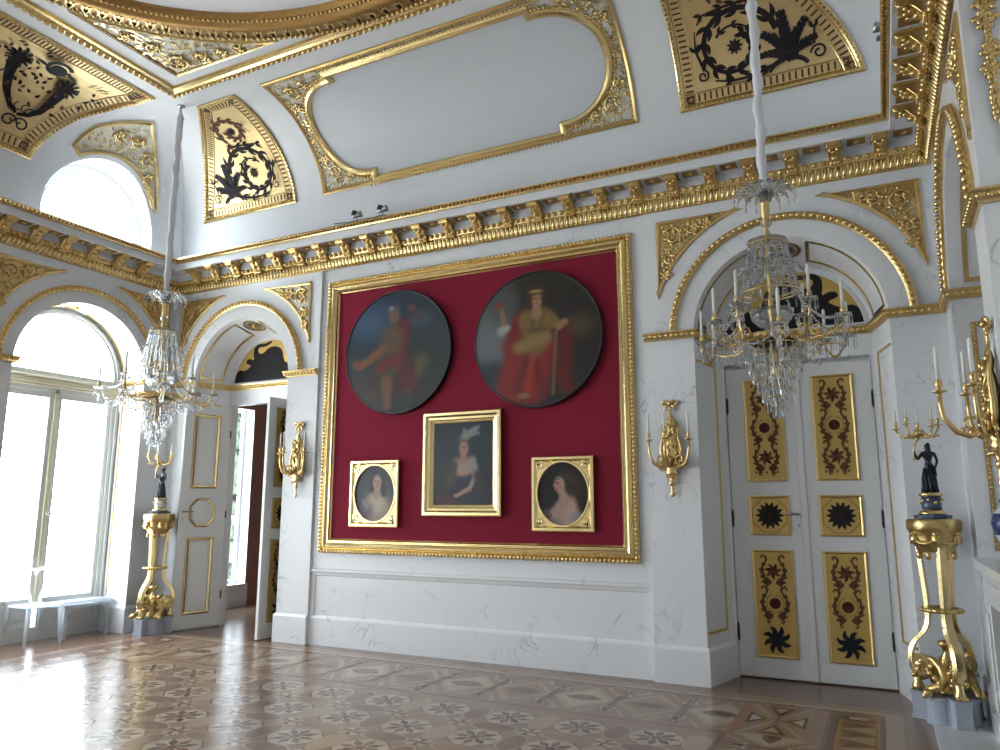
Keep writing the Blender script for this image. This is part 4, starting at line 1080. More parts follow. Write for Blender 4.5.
for i, (u, v) in enumerate(ell(2.86, 2.41, 110)):
    a = 2 * PI * i / 110
    for d in (-0.35, 0, 0.35): b.leaf((u + 0.06 * math.cos(a), v + 0.06 * math.sin(a)), a + PI + d, 0.13, 0.045, 0.105, onC, 1)
b.beads(ell(2.70, 2.25), 0.05, 0.02, 0.055, onC, closed=True, mi=1)
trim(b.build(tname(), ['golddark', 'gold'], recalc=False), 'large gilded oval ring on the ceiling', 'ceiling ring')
def ceiling_triangle(sx, sy, label):
    a, c = 3.12, 2.64
    t0 = math.asin(2.40 / c); t1 = math.acos(2.86 / a)
    pts = [(sx * 2.86, EC[1] + sy * 2.40)] + [(sx * a * math.cos(t0 + (t1 - t0) * i / 24), EC[1] + sy * c * math.sin(t0 + (t1 - t0) * i / 24)) for i in range(25)]
    if area2(pts) < 0: pts = [pts[0]] + pts[:0:-1]
    e = empty('ceiling_carving', onC(sx * 2.86, EC[1] + sy * 2.40, 0), label, 'ceiling carving')
    b = MB(); b.fill(pts, (), 0.12, 0.004, onC); b.build('carved_ground', 'reliefw', e, recalc=False)
    f = MB(); f.sweep(pts, [(0, 0), (0, 0.02), (0.015, 0.03), (0.04, 0.022), (0.055, 0.004)], onC, closed=True); f.build('gilt_frame', 'goldflat', e, recalc=False)
    g = MB(); K = (sx * 2.86, EC[1] + sy * 2.40)
    for d, z, r, a0 in ((0.26, 0.22, 0.14, 0), (0.56, 0.15, 0.09, 1), (0.22, 0.52, 0.08, 2), (0.82, 0.11, 0.06, 2), (0.13, 0.78, 0.05, 1), (1.05, 0.085, 0.04, 0)):
        scroll(g, K[0] - sx * d, K[1] - sy * z, r, onC, 0.016, 0.02, 1.6, a0, sx)
    gx, gy = sum(q[0] for q in pts) / len(pts), sum(q[1] for q in pts) / len(pts); inn = [(q[0] + (gx - q[0]) * 0.1, q[1] + (gy - q[1]) * 0.1) for q in pts]
    for k in range(420):
        u, v = K[0] - sx * random.uniform(0, 1.6), K[1] - sy * random.uniform(0, 1.4)
        if inside((u, v), [inn]): g.leaf((u, v), random.uniform(0, 6.28), random.uniform(0.06, 0.12), 0.026, random.uniform(0.01, 0.02), onC, 0, random.uniform(-1.2, 1.2))
    g.build('foliage', 'goldflat', e, recalc=False)
ceiling_triangle(-1, 1, 'white and gold carved triangle between the oval ring and the far left ceiling corner')
ceiling_triangle(1, 1, 'white and gold carved triangle between the oval ring and the far right ceiling corner')
ceiling_triangle(-1, -1, 'white and gold carved triangle at the near left ceiling corner')
ceiling_triangle(1, -1, 'white and gold carved triangle at the near right ceiling corner')

# ------------------------------------------------------------------ paintings over the two doors
def door_lunette(cx, sg, label):
    e = empty('lunette_painting', (cx, ND, 3.33), label, 'lunette painting', None)
    f = lambda u, v, h: onBn(cx + sg * u, v, h)
    r = 0.672; a0 = math.asin((3.345 - ZC) / r); Q = 1.12
    fan = arc(0, ZC, r, a0, PI - a0, 32)
    b = MB(); b.fill(fan, (), None, 0.006, f); b.build('gilt_ground', 'doorgold', e, recalc=False)
    d = [(-0.60, 3.345), (-0.57, 3.47), (-0.5, 3.53), (-0.42, 3.5), (-0.36, 3.53), (-0.30, 3.57), (-0.40, 3.60), (-0.39, 3.65), (-0.32, 3.66), (-0.26, 3.62), (-0.28, 3.72), (-0.27, 3.80), (-0.2, 3.845), (-0.1, 3.83), (-0.02, 3.86), (0.04, 3.855), (0.0, 3.82), (-0.1, 3.79), (-0.18, 3.80), (-0.21, 3.76), (-0.18, 3.71), (-0.11, 3.71), (-0.03, 3.78), (0.1, 3.79), (0.2, 3.74), (0.23, 3.62), (0.26, 3.56), (0.4, 3.55), (0.5, 3.54), (0.56, 3.47), (0.59, 3.345)]
    d = [(u * Q, 3.345 + (v - 3.345) * Q) for u, v in d]
    for _ in range(2): d = [d[0]] + [q for p0, p1 in zip(d, d[1:]) for q in ((p0[0] * 0.75 + p1[0] * 0.25, p0[1] * 0.75 + p1[1] * 0.25), (p0[0] * 0.25 + p1[0] * 0.75, p0[1] * 0.25 + p1[1] * 0.75))] + [d[-1]]
    b = MB(); b.fill(d, (), None, 0.008, f); b.fill([(-0.13, 3.5), (0.13, 3.55), (0.18, 3.7), (0.06, 3.76), (-0.06, 3.68)], (), None, 0.0085, f, 1); b.fill([(-0.5, 3.36), (0.5, 3.36), (0.45, 3.42), (-0.45, 3.42)], (), None, 0.0085, f, 1)
    b.build('painted_beasts', ['dark', 'slate'], e, recalc=False)
    b = MB(); b.sweep(fan, [(-0.002, 0), (-0.002, 0.018), (0.012, 0.018), (0.014, 0.006)], f, closed=True); b.build('rim', 'plaster', e, recalc=False)
door_lunette(-NX, 1, 'half round gold panel with a black crouching beast over the open door')
door_lunette(NX, -1, 'half round gold panel with black beasts over the closed double door')

# ------------------------------------------------------------------ door leaves
LW = 0.672
def door_leaf(idx, hinge, rz, sg, label, handle_back=True, handle_front=False):
    e = empty('door_%d' % idx, (hinge[0], hinge[1], 0), label, 'door', kind='structure', rz=rz)
    L3 = lambda u, v, h: (sg * u, -0.025 - h, v)
    K3 = lambda u, v, h: (sg * u, 0.025 + h, v)
    b = MB(); b.mbox(0, LW, 0.012, 3.0, -0.05, 0, L3); b.build('leaf', 'door', e, local=True, bevel=0.004)
    x0, x1 = 0.165, 0.545
    for z0, z1, kind in ((0.195, 1.20, 'low'), (1.335, 1.72, 'sq'), (1.855, 2.875, 'up')):
        b = MB(); b.mbox(x0, x1, z0, z1, 0, 0.004, L3, 0)
        b.sweep([(x0, z0), (x1, z0), (x1, z1), (x0, z1)], [(0, 0), (0, 0.014), (0.012, 0.016), (0.024, 0.008), (0.024, 0.004)], L3, closed=True, mi=1)
        pn = b.build('gilt_panel', ['doorgold', 'gold'], e, local=True, recalc=False)
        p = Pen(L3, 0.0052); c = (x0 + x1) / 2
        if kind == 'sq':
            zc = (z0 + z1) / 2; hh = 0.16
            oc = [(c + hh * a, zc + hh * d) for a, d in ((1, 0.42), (0.42, 1), (-0.42, 1), (-1, 0.42), (-1, -0.42), (-0.42, -1), (0.42, -1), (1, -0.42), (1, 0.42))]
            p.stroke(oc, 0.012, GD)
            for k in range(14): p.leaf((c + 0.03 * math.cos(k * PI / 7), zc + 0.03 * math.sin(k * PI / 7)), k * PI / 7, 0.105, 0.045, DK)
            p.disc((c, zc), 0.075, DK); p.disc((c, zc), 0.02, MR)
        else:
            H = z1 - z0
            zs = [z0 + q * H for q in ((0.81, 0.52, 0.23) if kind == 'up' else (0.80, 0.50))]
            for m in (-1, 1):
                T = lambda t: (PI / 2 - m * (PI / 2 - t))        # mirror of an angle about the upright
                for i, zc in enumerate(zs):
                    r = 0.105 if i != 1 else 0.115
                    pts = [(c + m * r * math.cos(t), zc + r * 1.05 * math.sin(t)) for t in [-1.35 + 2.2 * k / 12 for k in range(13)]]
                    p.leafy(pts, 0.034, 0.018, BR, 0.055, 0.022, 3, (m, -m))
                    t = pts[-1]; p.stroke([(t[0] - m * x, t[1] + y) for x, y in ((0, 0), (0.012, 0.03), (0.0, 0.055), (-0.022, 0.065), (-0.038, 0.05), (-0.03, 0.035))], [0.018, 0.022, 0.022, 0.02, 0.018, 0.012], BR)
                    t = pts[0]; p.stroke([(t[0] + m * x, t[1] + y) for x, y in ((0, 0), (0.03, -0.02), (0.05, -0.045), (0.04, -0.065), (0.022, -0.055))], [0.018, 0.02, 0.02, 0.018, 0.01], BR)
                    for k in range(3): p.leaf((c + m * (0.05 + 0.03 * k), zc - r * 1.3 + 0.012 * k), PI / 2 + m * (k - 1), 0.045, 0.026, MR if k == 1 else BR, 0.5)
                    if i == 1: p.stroke([(c + m * 0.082 * math.cos(t), zc + 0.082 * math.sin(t)) for t in [-1.4 + 2.8 * k / 12 for k in range(13)]], 0.010, GD)
            for i, zc in enumerate(zs):
                if i == 1: p.disc((c, zc), 0.052, MR); continue
                for k in range(7): p.leaf((c, zc), k * 0.9 + 0.3 * i, 0.085, 0.034, (MR if k % 2 else BR) if kind == 'low' or k % 3 else BR, 0.8)
            if kind == 'up':
                for k in range(5): p.leaf((c - 0.1 + 0.05 * k, z0 + 0.075 * H), PI / 2, 0.03, 0.02, BR)
            else:
                p.star((c, z0 + 0.17 * H), 0.105, 8, SL, 0.5, PI / 8)
                for k in range(8): p.leaf((c + 0.05 * math.cos(k * PI / 4), z0 + 0.17 * H + 0.05 * math.sin(k * PI / 4)), k * PI / 4 + 0.4, 0.095, 0.04, SL, 0.9)
        p.b.build('painted_ornament', PM, pn, local=True, recalc=False)
        # reverse side: gilt mouldings on white
        g = MB()
        if kind == 'sq':
            zc = (z0 + z1) / 2; oc = [(c + 0.185 * a, zc + 0.195 * d) for a, d in ((1, 0.45), (0.45, 1), (-0.45, 1), (-1, 0.45), (-1, -0.45), (-0.45, -1), (0.45, -1), (1, -0.45))]
            g.sweep(oc, [(0, 0), (0, 0.012), (0.012, 0.02), (0.03, 0.014), (0.034, 0)], K3, closed=True)
        else:
            g.sweep([(x0, z0), (x1, z0), (x1, z1), (x0, z1)], [(0, 0), (0, 0.012), (0.015, 0.02), (0.04, 0.014), (0.045, 0)], K3, closed=True)
            g.sweep([(x0 + 0.07, z0 + 0.07), (x1 - 0.07, z0 + 0.07), (x1 - 0.07, z1 - 0.07), (x0 + 0.07, z1 - 0.07)], [(0, 0), (0.005, 0.006), (0.012, 0)], K3, closed=True, mi=1)
        g.build('gilt_moulding', ['goldflat', 'door'], e, local=True, recalc=False)
    if handle_back or handle_front:
        f = K3 if handle_back else L3
        b = MB(); b.tube([f(LW - 0.055, 1.54, 0), f(LW - 0.055, 1.54, 0.05)], 0.012, 8); b.tube([f(LW - 0.055, 1.54, 0.05), f(LW - 0.10, 1.545, 0.055), f(LW - 0.17, 1.54, 0.05)], 0.011, 8); b.lathe([(0.022, 0), (0.018, 0.008)], 12, f(LW - 0.055, 1.54, 0)); b.mbox(LW - 0.06, LW - 0.05, 1.42, 1.45, 0, 0.006, f)
        b.build('handle', 'steel', e, local=True)
    for z in (0.42, 1.5, 2.62):
        b = MB(); b.tube([(sg * 0.004, -0.034, z - 0.065), (sg * 0.004, -0.034, z + 0.065)], 0.012, 8); b.ball((sg * 0.004, -0.034, z + 0.075), 0.011); b.ball((sg * 0.004, -0.034, z - 0.075), 0.011)
        b.tube([(sg * 0.004, 0.034, z - 0.05), (sg * 0.004, 0.034, z + 0.05)], 0.010, 8)
        b.build('hinge', 'hinge', e, local=True)
    return e
door_leaf(1, (-4.138, ND + 0.0), math.radians(-104.6), 1, 'left leaf of the open door, swung toward the window, white with gilt mouldings')
door_leaf(2, (-NX + DW - 0.006, ND + 0.03), math.radians(87.0), -1, 'right leaf of the open door, seen edge on beside the far sconce', handle_back=False, handle_front=False)
door_leaf(3, (NX - DW + 0.006, ND + 0.06), 0.0, 1, 'left leaf of the closed white door with gold painted panels and a lever handle', handle_back=False, handle_front=True)
door_leaf(4, (NX + DW - 0.006, ND + 0.06), 0.0, -1, 'right leaf of the closed white door, nearest the gilded stand in the corner', handle_back=False)
b = MB(); b.box(NX - 0.03, NX + 0.03, 0.565, 0.59, 0.012, 2.99)
trim(b.build(tname(), 'door', bevel=0.006), 'white cover strip where the closed door leaves meet', 'strip')
# ------------------------------------------------------------------ red picture wall
def rectpath(x0, x1, z0, z1): return [(x0, z0), (x1, z0), (x1, z1), (x0, z1)]
e = empty('picture_wall', (0, 0.03, 1.06), 'crimson fabric field in a wide gold frame on the back wall', 'picture wall')
b = MB(); b.mbox(-1.83, 1.83, 1.19, 4.30, 0.0, 0.022, onB5); b.build('crimson_fabric', 'red', e)
b = MB(); p = rectpath(-1.99, 1.985, 1.06, 4.435)
b.sweep(p, [(0, 0), (0, 0.03), (0.008, 0.055), (0.04, 0.06), (0.048, 0.045), (0.055, 0.04), (0.062, 0.055), (0.075, 0.068), (0.095, 0.07), (0.115, 0.055), (0.125, 0.045), (0.135, 0.045), (0.14, 0.055), (0.15, 0.055), (0.158, 0.035), (0.172, 0.022)], onB5, closed=True)
b.beads([(u, v) for u, v in rectpath(-1.966, 1.961, 1.084, 4.411)], 0.045, 0.021, 0.056, onB5, closed=True, mi=1)
b.build('gilt_frame', ['goldflat', 'gold'], e, recalc=False)

# ------------------------------------------------------------------ paintings
class Paint:
    def __init__(s, bg): s.ops = []; s.bg = bg
    def blob(s, x, y, rx, ry, col, soft=0.35, rot=0.0): s.ops.append(('b', x, y, rx, ry, col, soft, rot)); return s
    def limb(s, x0, y0, x1, y1, w0, w1, col, soft=0.3): s.ops.append(('l', x0, y0, x1, y1, w0, w1, col, soft)); return s
    def ev(s, U, V):
        C = s.bg(U, V)
        for o in s.ops:
            if o[0] == 'b':
                _, x, y, rx, ry, col, soft, rot = o; soft = min(soft * 1.35, 0.95)
                c, q = math.cos(rot), math.sin(rot); du = U - x; dv = V - y
                d = np.sqrt(((du * c + dv * q) / rx) ** 2 + ((-du * q + dv * c) / ry) ** 2)
            else:
                _, x0, y0, x1, y1, w0, w1, col, soft = o; soft = min(soft * 1.5, 0.95)
                dx, dy = x1 - x0, y1 - y0; L = dx * dx + dy * dy
                t = np.clip(((U - x0) * dx + (V - y0) * dy) / L, 0, 1)
                d = np.hypot(U - x0 - t * dx, V - y0 - t * dy) / (w0 + (w1 - w0) * t)
            a = np.clip((1 + soft - d) / (2 * soft), 0, 1); a = a * a * (3 - 2 * a)
            cc = np.array(S(*col)[:3]) * 0.72
            C = C * (1 - a[:, None]) + cc[None, :] * a[:, None]
        r = np.random.RandomState(4).rand(len(U)) * 0.16 + 0.92
        return C * r[:, None]
def flat_bg(*cols):
    """soft vertical blend of studio tones"""
    cs = np.array([np.array(S(*c)[:3]) * 0.62 for c in cols])
    def f(U, V):
        t = np.clip(V + 0.12 * np.sin(U * 5 + 1) * (0.5), 0, 1) * (len(cs) - 1); i = np.minimum(t.astype(int), len(cs) - 2); w = (t - i)[:, None]
        return cs[i] * (1 - w) + cs[i + 1] * w
    return f
def canvas(name, parent, paint, cx, cz, hw, hz, h, shape='rect', n=150):
    vs = []; uv = []; fs = []
    if shape == 'rect':
        nu, nv = n, int(n * hz / hw)
        for j in range(nv + 1):
            for i in range(nu + 1): uv.append((i / nu, j / nv))
        for j in range(nv):
            for i in range(nu): a = j * (nu + 1) + i; fs.append((a, a + 1, a + nu + 2, a + nu + 1))
    else:
        nr, na = n // 2, n * 2
        uv.append((0.5, 0.5))
        for i in range(1, nr + 1):
            for k in range(na): uv.append((0.5 + 0.5 * i / nr * math.cos(2 * PI * k / na), 0.5 + 0.5 * i / nr * math.sin(2 * PI * k / na)))
        fs += [(0, 1 + k, 1 + (k + 1) % na) for k in range(na)]
        for i in range(nr - 1):
            for k in range(na): a = 1 + i * na + k; c = 1 + i * na + (k + 1) % na; fs.append((a, a + na, c + na, c))
    b = MB(); b.add([onB5(cx + hw * (2 * u - 1), cz + hz * (2 * v - 1), h) for u, v in uv], fs, 0, False)
    o = b.build(name, 'canvas', parent, recalc=False)
    U = np.array([q[0] for q in uv]); V = np.array([q[1] for q in uv]); Cc = np.clip(paint.ev(U, V), 0, 1)
    at = o.data.color_attributes.new('paint', 'FLOAT_COLOR', 'POINT')
    at.data.foreach_set('color', np.concatenate([Cc, np.ones((len(U), 1))], 1).astype(np.float32).ravel())
    return o

def tondo(cx, cz, r, paint, label):
    e = empty('round_painting', (cx, 0.028, cz - r), label, 'painting', 'round paintings on the red wall')
    mp = onB5; c = 64
    b = MB(); p = [(cx + r * math.cos(2 * PI * k / c), cz + r * math.sin(2 * PI * k / c)) for k in range(c)]
    b.sweep(p, [(0.0, 0.022), (0, 0.085), (0.006, 0.092), (0.018, 0.092), (0.024, 0.084), (0.024, 0.03)], mp, closed=True, sm=False); b.build('dark_rim', 'black', e, recalc=False)
    canvas('canvas', e, paint, cx, cz, r - 0.02, r - 0.02, 0.084, 'round', 150)
A = Paint(flat_bg((24, 30, 26), (36, 48, 48), (48, 66, 72), (42, 58, 74), (46, 60, 84)))
A.blob(0.2, 0.78, 0.22, 0.14, (74, 96, 124), 0.8).blob(0.85, 0.62, 0.2, 0.25, (40, 52, 58), 0.7).blob(0.75, 0.32, 0.28, 0.22, (38, 48, 40), 0.6).blob(0.3, 0.2, 0.3, 0.12, (60, 34, 26), 0.6)
A.limb(0.62, 0.18, 0.74, 0.4, 0.03, 0.06, (92, 86, 54), 0.6).blob(0.72, 0.75, 0.1, 0.06, (70, 84, 96), 0.7).blob(0.64, 0.85, 0.035, 0.03, (120, 66, 62), 0.5).limb(0.66, 0.83, 0.72, 0.76, 0.02, 0.03, (84, 60, 66), 0.6)
A.limb(0.57, 0.70, 0.50, 0.42, 0.07, 0.09, (104, 34, 44), 0.5).limb(0.55, 0.45, 0.62, 0.25, 0.08, 0.09, (88, 28, 36), 0.5)
A.limb(0.45, 0.62, 0.42, 0.42, 0.10, 0.09, (104, 82, 62), 0.4).limb(0.36, 0.52, 0.14, 0.40, 0.042, 0.03, (132, 88, 54), 0.4).blob(0.11, 0.42, 0.045, 0.035, (126, 70, 42), 0.4)
A.limb(0.42, 0.44, 0.40, 0.22, 0.07, 0.055, (70, 66, 40), 0.4).limb(0.41, 0.26, 0.42, 0.06, 0.05, 0.035, (118, 76, 52), 0.4).limb(0.34, 0.38, 0.5, 0.44, 0.05, 0.05, (112, 40, 36), 0.5)
A.blob(0.47, 0.80, 0.05, 0.062, (128, 100, 78), 0.35).blob(0.455, 0.86, 0.055, 0.03, (92, 96, 104), 0.4).blob(0.44, 0.865, 0.02, 0.02, (150, 150, 140), 0.5)
tondo(-0.895, 3.425, 0.752, A, 'left round dark painting of a walking figure in a red cloak')
B2 = Paint(flat_bg((40, 40, 44), (46, 42, 38), (44, 40, 34), (50, 46, 40), (46, 44, 36)))
B2.blob(0.14, 0.52, 0.2, 0.30, (112, 116, 118), 0.5).blob(0.22, 0.8, 0.14, 0.16, (84, 88, 84), 0.6).blob(0.17, 0.25, 0.22, 0.10, (50, 56, 66), 0.5).limb(0.42, 0.98, 0.42, 0.55, 0.06, 0.06, (52, 46, 38), 0.5).blob(0.75, 0.75, 0.25, 0.25, (46, 40, 32), 0.6).blob(0.8, 0.4, 0.22, 0.3, (44, 36, 36), 0.6)
B2.blob(0.84, 0.56, 0.10, 0.08, (86, 70, 48), 0.6)
B2.limb(0.38, 0.64, 0.31, 0.46, 0.07, 0.09, (126, 32, 26), 0.4).limb(0.72, 0.5, 0.72, 0.3, 0.07, 0.06, (104, 30, 32), 0.4).limb(0.70, 0.22, 0.74, 0.12, 0.06, 0.05, (108, 30, 28), 0.5)
B2.limb(0.36, 0.40, 0.30, 0.16, 0.10, 0.12, (142, 38, 30), 0.3).limb(0.52, 0.40, 0.44, 0.16, 0.13, 0.14, (150, 38, 30), 0.3).limb(0.36, 0.38, 0.55, 0.42, 0.09, 0.09, (140, 36, 30), 0.3).limb(0.43, 0.36, 0.34, 0.12, 0.03, 0.04, (112, 28, 24), 0.95).limb(0.50, 0.30, 0.55, 0.10, 0.03, 0.04, (116, 28, 26), 0.95).limb(0.47, 0.36, 0.43, 0.14, 0.02, 0.03, (166, 52, 42), 0.95)
B2.limb(0.44, 0.64, 0.57, 0.63, 0.075, 0.075, (140, 112, 60), 0.3).limb(0.5, 0.62, 0.49, 0.48, 0.11, 0.10, (134, 106, 56), 0.3).limb(0.36, 0.44, 0.58, 0.50, 0.045, 0.045, (148, 122, 76), 0.5).limb(0.44, 0.56, 0.57, 0.565, 0.014, 0.014, (104, 80, 46), 0.8).limb(0.48, 0.66, 0.47, 0.58, 0.02, 0.02, (112, 88, 46), 0.9).limb(0.55, 0.66, 0.54, 0.58, 0.02, 0.02, (112, 88, 46), 0.9)
B2.limb(0.62, 0.62, 0.68, 0.58, 0.05, 0.035, (138, 108, 58), 0.35).limb(0.68, 0.57, 0.73, 0.60, 0.026, 0.024, (166, 122, 86), 0.35).limb(0.22, 0.74, 0.24, 0.62, 0.02, 0.026, (146, 112, 86), 0.35).limb(0.22, 0.58, 0.27, 0.60, 0.035, 0.02, (170, 168, 160), 0.5).blob(0.2, 0.78, 0.035, 0.03, (132, 66, 48), 0.4)
B2.limb(0.505, 0.74, 0.505, 0.68, 0.026, 0.04, (168, 130, 96), 0.4).blob(0.505, 0.795, 0.046, 0.062, (176, 134, 100), 0.3).blob(0.50, 0.86, 0.06, 0.035, (86, 56, 30), 0.4).limb(0.455, 0.83, 0.45, 0.74, 0.018, 0.02, (78, 48, 28), 0.5).limb(0.555, 0.83, 0.56, 0.78, 0.014, 0.014, (78, 48, 28), 0.5).blob(0.5, 0.855, 0.045, 0.01, (190, 160, 90), 0.5)
B2.blob(0.488, 0.80, 0.009, 0.006, (70, 40, 30), 0.4).blob(0.523, 0.80, 0.009, 0.006, (70, 40, 30), 0.4).blob(0.506, 0.763, 0.012, 0.005, (150, 96, 78), 0.5).limb(0.506, 0.8, 0.508, 0.782, 0.005, 0.008, (150, 110, 82), 0.5)
B2.limb(0.66, 0.54, 0.63, 0.08, 0.012, 0.012, (120, 96, 66), 0.4).blob(0.4, 0.08, 0.05, 0.02, (150, 108, 78), 0.4)
tondo(0.918, 3.403, 0.757, B2, 'right round dark painting of a seated woman in yellow and red')

def gilt_rect_frame(e, cx, cz, hw, hz, prof, mats=('goldflat', 'gold'), bead=None):
    b = MB(); b.sweep(rectpath(cx - hw, cx + hw, cz - hz, cz + hz), prof, onB5, closed=True)
    if bead: b.beads(rectpath(cx - hw + bead[0], cx + hw - bead[0], cz - hz + bead[0], cz + hz - bead[0]), 0.03, bead[2], bead[1], onB5, closed=True, mi=1)
    b.build('gilt_frame', list(mats), e, recalc=False)
def face(P, x, y, s, skin=(176, 140, 116), dx=0.0):
    P.blob(x, y, 0.42 * s, 0.55 * s, skin, 0.25).blob(x + 0.1 * s + dx, y - 0.12 * s, 0.2 * s, 0.2 * s, (190, 134, 116), 0.8)
    P.blob(x - 0.15 * s + dx, y + 0.07 * s, 0.075 * s, 0.05 * s, (70, 48, 42), 0.4).blob(x + 0.17 * s + dx, y + 0.07 * s, 0.075 * s, 0.05 * s, (70, 48, 42), 0.4)
    P.blob(x + 0.01 * s + dx, y - 0.27 * s, 0.10 * s, 0.045 * s, (152, 100, 90), 0.5).limb(x + 0.02 * s + dx, y + 0.05 * s, x + 0.03 * s + dx, y - 0.11 * s, 0.03 * s, 0.05 * s, (158, 120, 98), 0.6)
e = empty('framed_portrait', (0, 0.028, 1.508), 'large framed portrait of a woman with white plumes in her hair', 'portrait', 'framed portraits on the red wall')
gilt_rect_frame(e, 0, 2.083, 0.497, 0.578, [(0, 0.022), (0, 0.09), (0.012, 0.105), (0.04, 0.105), (0.05, 0.09), (0.06, 0.075), (0.085, 0.07), (0.095, 0.055), (0.11, 0.05), (0.125, 0.04)])
C3 = Paint(flat_bg((30, 30, 40), (34, 40, 50), (38, 52, 62), (36, 48, 58), (30, 38, 46)))
C3.blob(0.3, 0.3, 0.25, 0.2, (62, 52, 46), 0.7).blob(0.6, 0.12, 0.35, 0.12, (36, 38, 58), 0.5).limb(0.1, 0.07, 0.4, 0.06, 0.06, 0.06, (80, 40, 52), 0.6)
C3.limb(0.5, 0.45, 0.55, 0.2, 0.16, 0.2, (48, 48, 62), 0.4).limb(0.42, 0.47, 0.6, 0.47, 0.09, 0.09, (172, 138, 116), 0.35).blob(0.5, 0.42, 0.12, 0.07, (180, 146, 124), 0.4)
C3.limb(0.66, 0.52, 0.70, 0.40, 0.06, 0.06, (150, 146, 138), 0.4).limb(0.70, 0.32, 0.62, 0.2, 0.035, 0.03, (158, 146, 132), 0.35).limb(0.62, 0.2, 0.42, 0.12, 0.03, 0.022, (170, 140, 116), 0.35).blob(0.39, 0.115, 0.04, 0.022, (176, 140, 112), 0.35).limb(0.74, 0.36, 0.8, 0.18, 0.06, 0.08, (66, 54, 44), 0.5).limb(0.36, 0.48, 0.3, 0.3, 0.06, 0.08, (74, 66, 58), 0.5)
C3.limb(0.51, 0.62, 0.5, 0.53, 0.042, 0.05, (166, 128, 104), 0.35).blob(0.51, 0.76, 0.10, 0.055, (88, 62, 48), 0.35).limb(0.44, 0.72, 0.42, 0.6, 0.03, 0.03, (78, 56, 46), 0.5).limb(0.585, 0.72, 0.6, 0.62, 0.025, 0.02, (78, 56, 46), 0.5)
face(C3, 0.515, 0.68, 0.17); C3.blob(0.52, 0.80, 0.09, 0.04, (120, 98, 76), 0.5).limb(0.55, 0.84, 0.68, 0.87, 0.045, 0.03, (150, 148, 140), 0.5).limb(0.66, 0.86, 0.76, 0.93, 0.03, 0.02, (140, 142, 140), 0.6).limb(0.5, 0.82, 0.52, 0.9, 0.03, 0.025, (128, 130, 126), 0.6).limb(0.6, 0.85, 0.76, 0.86, 0.03, 0.02, (128, 130, 130), 0.6).limb(0.6, 0.86, 0.7, 0.92, 0.035, 0.025, (138, 138, 134), 0.6)
canvas('canvas', e, C3, 0, 2.083, 0.378, 0.459, 0.042, 'rect', 120)

def oval_portrait(cx, cz, hw, hz, paint, label):
    e = empty('framed_portrait', (cx, 0.028, cz - hz), label, 'portrait', 'framed portraits on the red wall')
    gilt_rect_frame(e, cx, cz, hw, hz, [(0, 0.022), (0, 0.07), (0.01, 0.082), (0.035, 0.082), (0.045, 0.07), (0.055, 0.06), (0.06, 0.05)])
    ow, oh = hw - 0.068, hz - 0.066
    ov = [(cx + ow * math.cos(2 * PI * k / 48), cz + oh * math.sin(2 * PI * k / 48)) for k in range(48)]
    b = MB(); b.fill(rectpath(cx - hw + 0.05, cx + hw - 0.05, cz - hz + 0.05, cz + hz - 0.05), [ov], 0.05, 0.056, onB5, 0)
    b.sweep(ov, [(0.0, 0.03), (0.0, 0.05), (-0.006, 0.066), (-0.02, 0.066), (-0.026, 0.054)], onB5, closed=True, mi=1)
    for sx in (-1, 1):
        for sz in (-1, 1):
            scroll(b, cx + sx * (hw - 0.095), cz + sz * (hz - 0.10), 0.035, onB5, 0.062, 0.010, 1.3, 0.5, sx, 1, False)
            for k in range(5): b.leaf((cx + sx * (hw - 0.07), cz + sz * (hz - 0.07)), math.atan2(-sz, -sx) + (k - 2) * 0.5, 0.08, 0.025, 0.066, onB5, 1)
    b.build('oval_mount', ['gold', 'goldflat'], e, recalc=False)
    canvas('canvas', e, paint, cx, cz, ow + 0.004, oh + 0.004, 0.04, 'round', 100)
D4 = Paint(flat_bg((62, 58, 74), (64, 64, 70), (72, 76, 72), (60, 66, 62), (40, 44, 42)))
D4.blob(0.6, 0.16, 0.34, 0.3, (172, 148, 128), 0.4).blob(0.52, 0.32, 0.22, 0.18, (198, 178, 152), 0.4).blob(0.3, 0.2, 0.16, 0.14, (104, 92, 110), 0.5).limb(0.2, 0.36, 0.32, 0.26, 0.03, 0.05, (146, 128, 128), 0.5).limb(0.55, 0.6, 0.54, 0.48, 0.07, 0.09, (176, 148, 124), 0.4)
D4.blob(0.54, 0.82, 0.18, 0.12, (52, 46, 40), 0.35).limb(0.42, 0.76, 0.42, 0.58, 0.06, 0.06, (50, 44, 40), 0.4).limb(0.68, 0.76, 0.72, 0.5, 0.06, 0.07, (50, 44, 40), 0.4)
face(D4, 0.545, 0.69, 0.24, (182, 152, 128))
oval_portrait(-1.178, 1.762, 0.347, 0.387, D4, 'small oval portrait of a dark haired woman, left of the plumed lady')
E5 = Paint(flat_bg((34, 28, 24), (30, 26, 20), (28, 24, 18), (24, 20, 16), (20, 18, 14)))
E5.blob(0.75, 0.55, 0.22, 0.3, (58, 40, 28), 0.7).blob(0.5, 0.14, 0.28, 0.16, (190, 158, 140), 0.35).limb(0.62, 0.3, 0.64, 0.1, 0.14, 0.16, (196, 164, 146), 0.35).limb(0.44, 0.28, 0.32, 0.12, 0.1, 0.09, (188, 154, 138), 0.35).limb(0.14, 0.2, 0.24, 0.15, 0.05, 0.04, (120, 100, 92), 0.5).blob(0.78, 0.12, 0.13, 0.07, (150, 154, 166), 0.6).blob(0.3, 0.06, 0.14, 0.05, (150, 136, 134), 0.6)
